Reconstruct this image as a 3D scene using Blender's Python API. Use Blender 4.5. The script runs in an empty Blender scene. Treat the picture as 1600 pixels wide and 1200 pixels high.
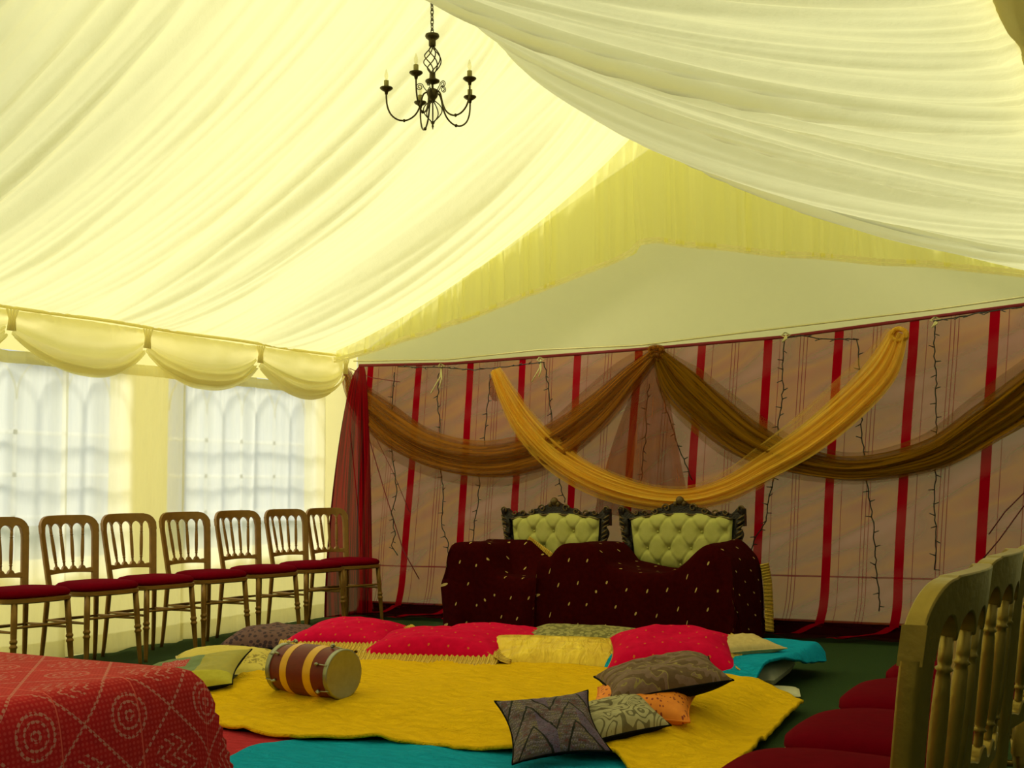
import bpy, math, random
import numpy as np
from mathutils import Vector, Matrix, Euler

random.seed(7)
rng = np.random.default_rng(7)
SC = bpy.context.scene
COL = SC.collection
PI = math.pi

# ------------------------------------------------------------------ camera
F_PX, YAW, PITCH, ROLL, CAM_H = 1850.0, 29.6, 5.2, 0.7, 1.0
_y, _p, _r = map(math.radians, (YAW, PITCH, ROLL))
FW = Vector((-math.sin(_y) * math.cos(_p), math.cos(_y) * math.cos(_p), math.sin(_p)))
RT0 = Vector((math.cos(_y), math.sin(_y), 0))
UP0 = RT0.cross(FW)
RT = math.cos(_r) * RT0 - math.sin(_r) * UP0
UP = math.sin(_r) * RT0 + math.cos(_r) * UP0
CAM = Vector((0, 0, CAM_H))
cam_data = bpy.data.cameras.new('camera')
cam = bpy.data.objects.new('camera', cam_data)
COL.objects.link(cam)
m = Matrix((RT, UP, -FW)).transposed().to_4x4()
m.translation = CAM
cam.matrix_world = m
cam_data.sensor_fit = 'HORIZONTAL'
cam_data.sensor_width = 36
cam_data.lens = 36 * F_PX / 1600
cam_data.clip_start = 0.02
SC.camera = cam


def at(px, py, ax, val):
    """world point on the plane ax = val seen at a pixel of the photo"""
    d = FW + RT * ((px - 800) / F_PX) + UP * ((600 - py) / F_PX)
    i = 'xyz'.index(ax)
    return CAM + d * ((val - CAM[i]) / d[i])


# ------------------------------------------------------------------ noise
_lat = rng.random((64, 4096))


def vn(x, seed=0):
    x = np.asarray(x, dtype=float) + 1000.0
    i = np.floor(x).astype(int)
    f = x - i
    f = f * f * (3 - 2 * f)
    L = _lat[seed % 64]
    return (L[i % 4096] * (1 - f) + L[(i + 1) % 4096] * f) * 2 - 1


def vn2(x, y, seed=0):
    x = np.asarray(x, dtype=float) + 500.0
    y = np.asarray(y, dtype=float) + 500.0
    i = np.floor(x).astype(int); j = np.floor(y).astype(int)
    fx = x - i; fy = y - j
    fx = fx * fx * (3 - 2 * fx); fy = fy * fy * (3 - 2 * fy)

    def h(a, b):
        return _lat[(a * 7 + seed) % 64, (b * 131 + a * 17) % 4096]
    return ((h(i, j) * (1 - fx) + h(i + 1, j) * fx) * (1 - fy) + (h(i, j + 1) * (1 - fx) + h(i + 1, j + 1) * fx) * fy) * 2 - 1


def sstep(a, b, x):
    t = np.clip((np.asarray(x, dtype=float) - a) / (b - a), 0, 1)
    return t * t * (3 - 2 * t)


# ------------------------------------------------------------------ materials
def lin(h):
    h = h.lstrip('#')
    out = []
    for k in (0, 2, 4):
        c = int(h[k:k + 2], 16) / 255
        out.append(c / 12.92 if c <= 0.04045 else ((c + 0.055) / 1.055) ** 2.4)
    return (*out, 1)


class S:
    """socket wrapper so that patterns can be written as arithmetic"""
    def __init__(s, nt, sock): s.nt, s.s = nt, sock

    def _m(s, op, *a):
        n = s.nt.nodes.new('ShaderNodeMath'); n.operation = op
        for k, v in enumerate((s,) + a):
            if isinstance(v, S): s.nt.links.new(v.s, n.inputs[k])
            else: n.inputs[k].default_value = v
        return S(s.nt, n.outputs[0])

    def __add__(s, o): return s._m('ADD', o)
    def __sub__(s, o): return s._m('SUBTRACT', o)
    def __mul__(s, o): return s._m('MULTIPLY', o)
    def fract(s): return s._m('FRACT')
    def floor(s): return s._m('FLOOR')
    def abs(s): return s._m('ABSOLUTE')
    def lt(s, o): return s._m('LESS_THAN', o)
    def gt(s, o): return s._m('GREATER_THAN', o)
    def max(s, o): return s._m('MAXIMUM', o)
    def min(s, o): return s._m('MINIMUM', o)
    def sqrt(s): return s._m('SQRT')
    def mod(s, o): return s._m('MODULO', o)
    def sin(s): return s._m('SINE')


class Mat:
    def __init__(s, name):
        s.m = bpy.data.materials.new(name); s.m.use_nodes = True
        s.nt = s.m.node_tree; s.nt.nodes.clear()
        s.out = s.nt.nodes.new('ShaderNodeOutputMaterial')

    def node(s, t, **kw):
        n = s.nt.nodes.new(t)
        for k, v in kw.items(): setattr(n, k, v)
        return n

    def put(s, inp, v):
        if isinstance(v, S): s.nt.links.new(v.s, inp)
        elif isinstance(v, bpy.types.NodeSocket): s.nt.links.new(v, inp)
        else: inp.default_value = v

    def uv(s):
        tc = s.node('ShaderNodeTexCoord'); sp = s.node('ShaderNodeSeparateXYZ')
        s.nt.links.new(tc.outputs['UV'], sp.inputs[0])
        return S(s.nt, sp.outputs[0]), S(s.nt, sp.outputs[1])

    def noise(s, scale=5, detail=3, rough=0.5, stretch=(1, 1, 1), coord='Object', dist=0, rot=0):
        tc = s.node('ShaderNodeTexCoord'); mp = s.node('ShaderNodeMapping')
        mp.inputs['Scale'].default_value = stretch
        mp.inputs['Rotation'].default_value = (0, 0, rot)
        s.nt.links.new(tc.outputs[coord], mp.inputs[0])
        n = s.node('ShaderNodeTexNoise')
        n.inputs['Scale'].default_value = scale; n.inputs['Detail'].default_value = detail
        n.inputs['Roughness'].default_value = rough; n.inputs['Distortion'].default_value = dist
        s.nt.links.new(mp.outputs[0], n.inputs[0])
        return S(s.nt, n.outputs[0])

    def noise_xy(s, x, y, detail=3, rough=0.5, dist=0):
        c = s.node('ShaderNodeCombineXYZ'); s.put(c.inputs[0], x); s.put(c.inputs[1], y)
        n = s.node('ShaderNodeTexNoise'); n.inputs['Scale'].default_value = 1.0
        n.inputs['Detail'].default_value = detail; n.inputs['Roughness'].default_value = rough; n.inputs['Distortion'].default_value = dist
        s.nt.links.new(c.outputs[0], n.inputs[0])
        return S(s.nt, n.outputs[0])

    def voro(s, scale=5, coord='Object', stretch=(1, 1, 1), feature='F1'):
        tc = s.node('ShaderNodeTexCoord'); mp = s.node('ShaderNodeMapping')
        mp.inputs['Scale'].default_value = stretch
        s.nt.links.new(tc.outputs[coord], mp.inputs[0])
        n = s.node('ShaderNodeTexVoronoi', feature=feature)
        n.inputs['Scale'].default_value = scale
        s.nt.links.new(mp.outputs[0], n.inputs['Vector'])
        return n

    def mix(s, f, a, b):
        n = s.node('ShaderNodeMix', data_type='RGBA')
        s.put(n.inputs[0], f); s.put(n.inputs[6], a); s.put(n.inputs[7], b)
        return n.outputs[2]

    def ramp(s, f, *stops):
        n = s.node('ShaderNodeValToRGB')
        e = n.color_ramp.elements
        while len(e) > 2: e.remove(e[-1])
        while len(e) < len(stops): e.new(0.5)
        for k, (p, c) in enumerate(stops):
            e[k].position = p; e[k].color = c
        s.put(n.inputs[0], f)
        return n.outputs[0]

    def bump(s, h, strength=0.3, dist=0.01):
        n = s.node('ShaderNodeBump')
        n.inputs['Strength'].default_value = strength; n.inputs['Distance'].default_value = dist
        s.put(n.inputs['Height'], h)
        return n.outputs[0]

    def pbr(s, color, rough=0.7, metal=0.0, normal=None, sheen=0.0, coat=0.0, spec=0.5):
        b = s.node('ShaderNodeBsdfPrincipled')
        s.put(b.inputs['Base Color'], color); s.put(b.inputs['Roughness'], rough)
        b.inputs['Metallic'].default_value = metal
        b.inputs['Sheen Weight'].default_value = sheen
        b.inputs['Coat Weight'].default_value = coat
        b.inputs['Specular IOR Level'].default_value = spec
        if normal is not None: s.put(b.inputs['Normal'], normal)
        s.nt.links.new(b.outputs[0], s.out.inputs[0])
        return s.m

    def fabric(s, color, tcolor, trans=0.5, alpha=1.0, normal=None):
        """thin cloth: diffuse + translucent, optionally open weave (alpha < 1)"""
        d = s.node('ShaderNodeBsdfDiffuse'); t = s.node('ShaderNodeBsdfTranslucent')
        s.put(d.inputs[0], color); s.put(t.inputs[0], tcolor)
        if normal is not None:
            s.put(d.inputs['Normal'], normal); s.put(t.inputs['Normal'], normal)
        mx = s.node('ShaderNodeMixShader'); s.put(mx.inputs[0], trans)
        s.nt.links.new(d.outputs[0], mx.inputs[1]); s.nt.links.new(t.outputs[0], mx.inputs[2])
        last = mx.outputs[0]
        if isinstance(alpha, S) or alpha < 1:
            tr = s.node('ShaderNodeBsdfTransparent'); m2 = s.node('ShaderNodeMixShader')
            s.put(m2.inputs[0], alpha)
            s.nt.links.new(tr.outputs[0], m2.inputs[1]); s.nt.links.new(last, m2.inputs[2])
            last = m2.outputs[0]
        s.nt.links.new(last, s.out.inputs[0])
        return s.m


def simple(name, hexc, rough=0.7, metal=0.0, var=0.15, nscale=30, bump=0.0, sheen=0.0, coat=0, spec=0.5):
    M = Mat(name)
    c = lin(hexc)
    n = M.noise(nscale, 4)
    dark = tuple(v * (1 - var) for v in c[:3]) + (1,)
    light = tuple(min(1, v * (1 + var)) for v in c[:3]) + (1,)
    col = M.mix(n, dark, light)
    nm = M.bump(n, bump, 0.01) if bump else None
    return M.pbr(col, rough, metal, nm, sheen, coat, spec)


# ------------------------------------------------------------------ mesh builder
class MB:
    def __init__(s):
        s.v = []; s.f = []; s.uv = []; s.mi = []; s.n = 0

    def add(s, V, Fs, UV=None, mi=0):
        V = np.asarray(V, dtype=float).reshape(-1, 3)
        if UV is None: UV = V[:, :2].copy()
        s.v.append(V); s.uv.append(np.asarray(UV, dtype=float).reshape(-1, 2))
        b = s.n
        for f in Fs: s.f.append([q + b for q in f])
        s.mi += [mi] * len(Fs)
        s.n += len(V)
        return s

    def grid(s, P, UV=None, wrap_u=False, wrap_v=False, mi=0, flip=False):
        nu, nv = P.shape[:2]
        if UV is None:
            a, b = np.meshgrid(np.linspace(0, 1, nu), np.linspace(0, 1, nv), indexing='ij')
            UV = np.stack([a, b], -1)
        fs = []
        for i in range(nu if wrap_u else nu - 1):
            i2 = (i + 1) % nu
            for j in range(nv if wrap_v else nv - 1):
                j2 = (j + 1) % nv
                q = [i * nv + j, i2 * nv + j, i2 * nv + j2, i * nv + j2]
                fs.append(q[::-1] if flip else q)
        return s.add(P.reshape(-1, 3), fs, UV.reshape(-1, 2), mi)

    def box(s, c, size, rot=None, mi=0):
        hx, hy, hz = (v / 2 for v in size)
        V = np.array([[x, y, z] for x in (-hx, hx) for y in (-hy, hy) for z in (-hz, hz)])
        if rot is not None: V = V @ np.array(rot.to_3x3()).T
        V = V + np.array(c)
        return s.add(V, [(0, 1, 3, 2), (4, 6, 7, 5), (0, 4, 5, 1), (2, 3, 7, 6), (0, 2, 6, 4), (1, 5, 7, 3)], None, mi)

    def tube(s, pts, rad, seg=8, caps=True, closed=False, flat=None, mi=0):
        P = [Vector(p) for p in pts]
        n = len(P)
        if not hasattr(rad, '__len__'): rad = [rad] * n
        T = []
        for k in range(n):
            a = P[(k - 1) % n] if (closed or k > 0) else P[k]
            b = P[(k + 1) % n] if (closed or k < n - 1) else P[k]
            d = b - a
            T.append(d.normalized() if d.length > 1e-9 else Vector((0, 0, 1)))
        ref = Vector((0, 0, 1)) if abs(T[0].z) < 0.9 else Vector((1, 0, 0))
        N = (ref - T[0] * ref.dot(T[0])).normalized()
        rings = []
        for k in range(n):
            N = (N - T[k] * N.dot(T[k]))
            N = N.normalized() if N.length > 1e-9 else Vector((1, 0, 0))
            B = T[k].cross(N)
            rk = rad[k]
            ring = []
            for q in range(seg):
                a = 2 * PI * q / seg
                fa = flat if flat else 1
                ring.append(P[k] + N * (rk * math.cos(a)) + B * (rk * fa * math.sin(a)))
            rings.append(ring)
        V = np.array([[list(v) for v in r] for r in rings])
        base = s.n
        uu, vv = np.meshgrid(np.linspace(0, 1, n), np.linspace(0, 1, seg), indexing='ij')
        s.grid(V, np.stack([vv, uu], -1), wrap_u=closed, wrap_v=True, mi=mi)
        if caps and not closed:
            s.f.append([base + q for q in range(seg)]); s.mi.append(mi)
            s.f.append([base + (n - 1) * seg + q for q in range(seg)][::-1]); s.mi.append(mi)
        return s

    def lathe(s, prof, origin=(0, 0, 0), axis=(0, 0, 1), seg=20, mi=0):
        """prof: list of (radius, height) along axis"""
        o = Vector(origin); ax = Vector(axis).normalized()
        q = Vector((0, 0, 1)).rotation_difference(ax)
        V = np.zeros((len(prof), seg, 3))
        for k, (r, h) in enumerate(prof):
            for j in range(seg):
                a = 2 * PI * j / seg
                V[k, j] = o + q @ Vector((r * math.cos(a), r * math.sin(a), h))
        base = s.n
        s.grid(V, None, wrap_v=True, mi=mi, flip=True)
        for k, fl in ((0, False), (len(prof) - 1, True)):
            if prof[k][0] > 1e-5:
                r = [base + k * seg + j for j in range(seg)]
                s.f.append(r[::-1] if not fl else r); s.mi.append(mi)
        return s

    def strip(s, xs, lo, hi, th, plane='yz', off=0.0, bend=None):
        """board with upper and lower outline: xs along, lo/hi heights, th thickness"""
        n = len(xs)
        V = np.zeros((n, 4, 3))
        for k in range(n):
            for q, (h, t) in enumerate(((lo[k], -th / 2), (hi[k], -th / 2), (hi[k], th / 2), (lo[k], th / 2))):
                b = bend(xs[k], h) if bend else 0
                if plane == 'yz': V[k, q] = (off + t + b, xs[k], h)
                else: V[k, q] = (xs[k], off + t + b, h)
        base = s.n
        s.grid(V, None, wrap_v=True)
        s.f.append([base + q for q in (0, 1, 2, 3)][::-1]); s.mi.append(0)
        s.f.append([base + (n - 1) * 4 + q for q in (0, 1, 2, 3)]); s.mi.append(0)
        return s

    def build(s, name, mat, parent=None, world=False, smooth=True, origin=None, solid=0, bevel=0, sub=0, auto=None):
        V = np.concatenate(s.v); UV = np.concatenate(s.uv)
        me = bpy.data.meshes.new(name)
        loc = Vector((0, 0, 0))
        if parent is None:
            if origin is None:
                origin = ((V[:, 0].min() + V[:, 0].max()) / 2, (V[:, 1].min() + V[:, 1].max()) / 2, V[:, 2].min())
            loc = Vector(origin); V = V - np.array(loc)
        elif world:
            V = V - np.array(parent_loc(parent))
        me.from_pydata(V.tolist(), [], s.f)
        ul = me.uv_layers.new(name='UVMap')
        li = np.zeros(len(me.loops), dtype=np.int32); me.loops.foreach_get('vertex_index', li)
        ul.data.foreach_set('uv', UV[li].ravel())
        mats = mat if isinstance(mat, (list, tuple)) else [mat]
        for mm in mats: me.materials.append(mm)
        me.polygons.foreach_set('material_index', s.mi)
        me.polygons.foreach_set('use_smooth', [bool(smooth)] * len(me.polygons))
        me.update()
        if smooth and auto: me.set_sharp_from_angle(angle=math.radians(auto))
        o = bpy.data.objects.new(name, me); COL.objects.link(o)
        o.location = loc
        if parent: o.parent = parent
        if sub:
            md = o.modifiers.new('sub', 'SUBSURF'); md.levels = md.render_levels = sub
        if solid:
            md = o.modifiers.new('solid', 'SOLIDIFY'); md.thickness = abs(solid); md.offset = -1 if solid > 0 else 1
        if bevel:
            md = o.modifiers.new('bevel', 'BEVEL'); md.width = bevel; md.segments = 2; md.limit_method = 'ANGLE'; md.angle_limit = math.radians(35)
        return o


def parent_loc(p):
    l = Vector(p.location)
    while p.parent:
        p = p.parent; l = l + Vector(p.location)
    return l


def empty(name, loc=(0, 0, 0), rot=(0, 0, 0)):
    o = bpy.data.objects.new(name, None); COL.objects.link(o)
    o.location = loc; o.rotation_euler = rot; o.empty_display_size = 0.1
    return o


def tag(o, label, cat, group=None, kind=None):
    o['label'] = label; o['category'] = cat
    if group: o['group'] = group
    if kind: o['kind'] = kind
    return o


def structure(o, label=None):
    o['kind'] = 'structure'
    if label: o['label'] = label
    return o


def copy_tree(o, parent=None):
    c = o.copy(); COL.objects.link(c)
    if parent: c.parent = parent
    for ch in list(o.children): copy_tree(ch, c)
    return c


# ------------------------------------------------------------------ palette
def lining_mat(name, d, t, trans, wr=0.25):
    M = Mat(name)
    n = M.noise(9, 5, 0.6, (1, 1, 1))
    n2 = M.noise(90, 2, 0.5)
    return M.fabric(lin(d), M.mix(n, lin(t), tuple(v * 0.93 for v in lin(t)[:3]) + (1,)), trans, 1.0, M.bump(n + n2 * 0.1, wr, 0.02))


M_LINING = lining_mat('ivory_roof_lining', 'e9e19c', 'fff9b4', 0.5)
M_GABLE = lining_mat('ivory_gable_voile', 'e8e098', 'fffba0', 0.6)
M_VAL = lining_mat('ivory_swag_cloth', 'f6f0be', 'fff8c0', 0.5)
M_CANVAS = lining_mat('white_canvas', 'f0e6aa', 'fff2a0', 0.58, 0.15)
M_CANVAS2 = lining_mat('outer_canvas', 'dcd9c8', 'e9e6c8', 0.12)

M = Mat('sheer_curtain_voile')
n = M.noise(14, 4, 0.6, (1, 1, 0.15))
M_SHEER = M.fabric(lin('f1ecc8'), lin('fffbe0'), 0.6, n * 0.25 + 0.62)

M = Mat('green_carpet')
n = M.noise(180, 3, 0.7); n2 = M.noise(2.2, 3)
M_FLOOR = M.pbr(M.mix(n2, M.mix(n, lin('182814'), lin('354c24')), M.mix(n, lin('203218'), lin('3c5430'))), 0.95, 0, M.bump(n, 0.6, 0.01), spec=0.1)

M_GOLD_OLD = simple('antique_gold_paint', '866022', 0.42, 0.3, 0.25, 25, 0.1)
M_GOLD_NEW = simple('bright_gold_paint', '9a8236', 0.36, 0.6, 0.15, 40, 0.15)
M_SEAT = simple('burgundy_velvet', '660012', 0.9, 0, 0.2, 40, 0.1, sheen=0.0, spec=0.02)
M_IRON = simple('antique_bronze_iron', '4a4020', 0.45, 0.7, 0.35, 60, 0.2)
M_CANDLE = simple('candle_sleeve', '8e8542', 0.6, 0, 0.1)
M_WIRE = simple('dark_green_wire', '231a16', 0.6)
M_BULBTIP = simple('fairy_bulb_dark', '2c1c18', 0.3)
M_ROPE = simple('cream_cord', 'd8cf96', 0.8, 0, 0.15, 60)
M_WHITE = simple('white_cotton', 'cfcdb0', 0.85, 0, 0.1)
M_BLACK = simple('black_cotton', '0b0908', 0.9, 0, 0.2, 60, spec=0.15)
M_CARVED = simple('dark_carved_wood', '1e130b', 0.35, 0.1, 0.5, 90, 0.8)
M_CARVED_GOLD = simple('dull_gold_wood', '5e4a22', 0.4, 0.3, 0.4, 70, 0.4)  # dull gold tone, used on the raised carving
M_CHROME = simple('dull_steel', '9a9a86', 0.35, 0.9, 0.15)
M_GOLDFRINGE = None
M = Mat('gold_fringe_braid')
u, v = M.uv()
st = (u * 90).fract().lt(0.5)
n = M.noise(70, 4, 0.7)
M_GOLDFRINGE = M.pbr(M.mix(st, M.mix(n, lin('7d5c0a'), lin('d6a92e')), M.mix(n, lin('b8901c'), lin('efce55'))), 0.45, 0.35, M.bump(n + st * 0.5, 0.5, 0.01))

M = Mat('green_velvet')
n = M.noise(12, 4)
M_GREENV = M.pbr(M.mix(n, lin('a8a654'), lin('c8c478')), 0.75, 0, M.bump(M.noise(60, 3), 0.1, 0.005), sheen=0.0, spec=0.1)

# maroon throw with small gold motifs
M = Mat('maroon_throw_motif')
u, v = M.uv()
row = (v * 7.0).floor()
fu = ((u * 7.0) + (row.mod(2.0) * 0.5)).fract() - 0.5
fv = (v * 7.0).fract() - 0.5
fu2 = fu + fv * 0.35
d = (fu2 * fu2 * 5.0 + fv * fv).sqrt()
mot = d.lt(0.088)
n = M.noise(40, 4)
M_THROW = M.pbr(M.mix(mot, M.mix(n, lin('260203'), lin('3e0605')), M.mix(n, lin('a08448'), lin('c8b070'))), 0.9, 0, M.bump(M.noise(6, 3), 0.3, 0.03), sheen=0.0, spec=0.03)

# red cushion brocade
M = Mat('red_brocade')
u, v = M.uv()
row = (v * 6.0).floor()
fu = ((u * 7.0) + (row.mod(2.0) * 0.5)).fract() - 0.5
fv = (v * 6.0).fract() - 0.5
d = (fu * fu * 2.0 + fv * fv).sqrt()
w = M.noise(60, 2, 0.5, coord='UV')
mot = (d + w * 0.1).lt(0.125)
n = M.noise(25, 4)
M_RED = M.pbr(M.mix(mot, M.mix(n, lin('b80034'), lin('dc0846')), lin('c8602a')), 0.8, 0, M.bump(M.noise(8, 4), 0.25, 0.02), sheen=0.0, spec=0.05)


def blanket_mat(name, a, b):
    M = Mat(name)
    n = M.noise(55, 5, 0.7); n2 = M.noise(4, 4, 0.6, dist=0.6)
    n3 = M.noise(14, 5, 0.65, (1, 2.2, 1), dist=0.8)
    ca, cb = lin(a), lin(b)
    return M.pbr(M.mix(n2, M.mix(n, ca, cb), M.mix(n, cb, ca)), 0.95, 0, M.bump(n3 + n * 0.25, 0.8, 0.04), sheen=0.0, spec=0.03)


M_YELLOW = blanket_mat('yellow_fleece', 'e2a80c', 'ffd424')
M_TURQ = blanket_mat('turquoise_fleece', '0a8cb8', '1cb0e0')
M_PINK = blanket_mat('pink_fleece', 'a8202f', 'cf4450')

# ------------------------------------------------------------------ world + sun (hazy daylight)
w = bpy.data.worlds.new('sky'); SC.world = w; w.use_nodes = True
nt = w.node_tree; nt.nodes.clear()
bg = nt.nodes.new('ShaderNodeBackground'); wo = nt.nodes.new('ShaderNodeOutputWorld')
tc = nt.nodes.new('ShaderNodeTexCoord'); sp = nt.nodes.new('ShaderNodeSeparateXYZ')
cr = nt.nodes.new('ShaderNodeValToRGB')
cr.color_ramp.elements[0].position = 0.0; cr.color_ramp.elements[0].color = (0.74, 0.80, 0.82, 1)
cr.color_ramp.elements[1].position = 0.8; cr.color_ramp.elements[1].color = (0.80, 0.90, 1.0, 1)
nt.links.new(tc.outputs['Generated'], sp.inputs[0]); nt.links.new(sp.outputs[2], cr.inputs[0])
nt.links.new(cr.outputs[0], bg.inputs[0]); bg.inputs[1].default_value = 1.0
nt.links.new(bg.outputs[0], wo.inputs[0])
sd = bpy.data.lights.new('sun', 'SUN'); so = bpy.data.objects.new('sun', sd); COL.objects.link(so)
sd.energy = 5.0; sd.angle = math.radians(18); sd.color = (1.0, 0.96, 0.86)
sdir = Vector((-0.62, -0.40, 0.68)).normalized()
so.rotation_euler = sdir.to_track_quat('Z', 'Y').to_euler()
so.location = (-20, 5, 20)

# ------------------------------------------------------------------ shell
XL, XR, XRIDGE = -6.2, -0.315, -3.26
YB, YG, YF = 8.2, 7.65, -2.5
ZE, ZR = 2.13, 3.60

b = MB().box((-0.4, 2.85, -0.05), (12.4, 11.6, 0.1))
structure(b.build('floor', M_FLOOR, smooth=False), 'dark green carpet laid over the marquee floor')
b = MB(); P = np.array([[[x, y, -0.12] for y in (-40, 40)] for x in (-40, 40)], dtype=float)
b.grid(P); structure(b.build('ground', simple('outside_grass', '3f4f2a', 0.9, 0, 0.2, 1.0)))


def folds(y, t, k, big=1.0, seed=0):
    """depth of the gathers of a lining that runs from eave (t=0) to ridge (t=1); y along the marquee"""
    mid = np.clip(4 * t * (1 - t), 0, 1)
    e0 = np.exp(-t * 9) + np.exp(-(1 - t) * 9)
    d = 0
    yy = y + 0.10 * np.sin(t * PI) * vn(y * 0.9, seed + 1)
    a = vn(yy * 2.3 + t * 0.35, seed + 2)
    b1 = vn(yy * 6.7 + t * 0.8 + 0.5 * a, seed + 3)
    c = vn(yy * 13.0 - t * 1.1 + 0.8 * b1, seed + 4)
    f = vn(yy * 30.0, seed + 5)
    h = vn(yy * 20.0 + t * 2.0, seed + 6)
    g = vn(yy * 1.7 + 0.25 * t, seed + 7)
    d = d + 0.15 * big * mid ** 0.7 * (0.5 + 0.5 * g)
    d = d + 0.085 * big * mid ** 0.5 * (1 - np.abs(a)) ** 1.6
    d = d + 0.040 * big * mid ** 0.35 * (1 - np.abs(b1)) ** 2
    d = d + 0.015 * (0.45 + 0.55 * mid) * (1 - np.abs(c)) ** 1.7
    d = d + 0.010 * (0.2 + e0) * f + 0.004 * h
    d = d * (0.45 + 0.55 * sstep(0.0, 0.9, YG - y))
    return d


def slope_lining(x0, z0, x1, z1, y0, y1, sag, seed, seam=None, res=0.011, big=1.0):
    ny = int((y1 - y0) / res); ntt = 70
    Y, T = np.meshgrid(np.linspace(y0, y1, ny), np.linspace(0, 1, ntt), indexing='ij')
    L = math.hypot(x1 - x0, z1 - z0)
    nx, nz = (z1 - z0) / L, -(x1 - x0) / L
    if nz > 0: nx, nz = -nx, -nz      # into the room
    D = folds(Y, T, 0, big, seed) + sag * 4 * T * (1 - T)
    # the cloth hangs lower between the frames, every 3 m
    X = x0 + (x1 - x0) * T + nx * D
    Z = z0 + (z1 - z0) * T + nz * D + 0
    Z -= 0.05 * T ** 4 * np.abs(np.sin(PI * (Y - YG) / 3.0))
    b = MB(); b.grid(np.stack([X, Y, Z], -1), np.stack([Y, T], -1))
    return b


ro = empty('ceiling', (XRIDGE, 2.5, ZE)); structure(ro, 'swathed ivory fabric roof lining of the marquee')
slope_lining(XL + 0.08, ZE + 0.02, XRIDGE, ZR, YF, YG, 0.11, 10).build('left_slope_lining', M_LINING, ro, world=True)
slope_lining(XR, ZE + 0.04, XRIDGE, ZR + 0.03, YF, YG, 0.07, 24, big=1.15).build('right_slope_lining', M_LINING, ro, world=True)
# bare outer skin over the last bay, behind the gable valance
for sgn, xe in ((-1, XL), (1, XR)):
    P = np.array([[[xe, YG + 0.0, ZE + 0.06], [XRIDGE, YG + 0.0, ZR + 0.08]], [[xe, YB, ZE + 0.06], [XRIDGE, YB, ZR + 0.08]]])
    MB().grid(P).build('outer_skin', M_LINING, ro, world=True)
# presumed adjoining marquee right of and behind the camera, added unseen to enclose the light
P1 = slope_lining(XR, ZE + 0.08, 2.5, ZR, YF, YB, 0.1, 33, res=0.04)
P1.build('added_adjoining_lining', M_CANVAS2, ro, world=True)
slope_lining(5.4, ZE, 2.5, ZR, YF, YB, 0.1, 40, res=0.04).build('added_adjoining_lining', M_CANVAS2, ro, world=True)


U_, A_ = np.meshgrid(np.linspace(YF, YB, 240), np.linspace(0, 2 * PI, 20, endpoint=False), indexing='ij')
rg = 0.085 + 0.02 * vn(U_ * 3, 13) + 0.012 * vn2(U_ * 6, A_ * 2, 14)
MB().grid(np.stack([XR + 0.06 + rg * np.cos(A_), U_, ZE + 0.07 + rg * 1.1 * np.sin(A_)], -1), None, wrap_v=True).build('gutter_drape', M_VAL, ro, world=True)


def wall_grid(p0, p1, z0, ztop, amp, seed, res=0.05):
    p0 = np.array(p0, float); p1 = np.array(p1, float)
    L = np.linalg.norm(p1 - p0); n = int(L / res)
    S_, T = np.meshgrid(np.linspace(0, 1, n), np.linspace(0, 1, 30), indexing='ij')
    nrm = np.array([-(p1 - p0)[1], (p1 - p0)[0]]) / L
    D = amp * (vn2(S_ * L * 1.2, T * 2 + S_ * L * 0.8, seed) + 0.4 * vn2(S_ * L * 4, T * 3, seed + 1))
    X = p0[0] + (p1 - p0)[0] * S_ + nrm[0] * D; Y = p0[1] + (p1 - p0)[1] * S_ + nrm[1] * D
    zt = ztop(X) if callable(ztop) else ztop
    Z = z0 + (zt - z0) * T
    b = MB(); b.grid(np.stack([X, Y, Z], -1), np.stack([S_ * L, Z], -1)); return b


def roofz(x):
    x = np.asarray(x)
    l = ZE + 0.06 + (ZR + 0.02 - ZE) * (x - XL) / (XRIDGE - XL)
    r = ZE + 0.06 + (ZR + 0.02 - ZE) * (XR - x) / (XR - XRIDGE)
    return np.where(x < XRIDGE, l, np.where(x < XR, r, ZE + 0.06 + (ZR - ZE) * np.clip(1 - abs(x - 2.5) / 2.9, 0, 1)))


wb = wall_grid((5.4, YB), (XL, YB), 0.0, roofz, 0.012, 3)
structure(wb.build('wall_back', M_CANVAS), 'plain cream canvas gable wall above the striped cloth')
structure(wall_grid((5.4, YF), (5.4, YB), 0, ZE + 0.05, 0.02, 5).build('wall_right', M_CANVAS2))  # unseen side of the added adjoining space
structure(wall_grid((XL, YF), (5.4, YF), 0, roofz, 0.02, 6).build('wall_front', M_CANVAS2))
# dark kick board along the foot of the back wall
b = MB().box((-0.4, YB - 0.03, 0.05), (11.5, 0.02, 0.10))
structure(b.build('baseboard_back', M_BLACK, smooth=False), 'black skirt at the foot of the canvas wall')

tr = empty('added_shade_tree', (-8.6, -0.6, -0.12)); structure(tr, 'unseen leafy crown added outside to shade the near left roof')  # added out of view to dull the light on the near roof
MB().tube([(-8.6, -0.6, -0.12), (-8.55, -0.6, 2.0), (-8.45, -0.5, 4.2), (-8.4, -0.4, 6.0)], [0.2, 0.15, 0.11, 0.05], 10).build('trunk', simple('bark', '4a3a28', 0.9), tr, world=True)
lf = MB()
for k in range(2600):
    d = Vector(rng.normal(size=3)).normalized() * (1.75 * rng.random() ** 0.45)
    c = Vector((-8.4, -0.3, 6.0)) + d
    a = Vector(rng.normal(size=3)).normalized() * 0.11; b_ = a.cross(Vector(rng.normal(size=3))).normalized() * 0.07
    lf.add([c - a, c + b_, c + a, c - b_], [(0, 1, 2, 3)])
lf.build('shade_foliage', simple('shade_tree_leaves', '4f6a24', 0.7), tr, world=True, smooth=False)

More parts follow.
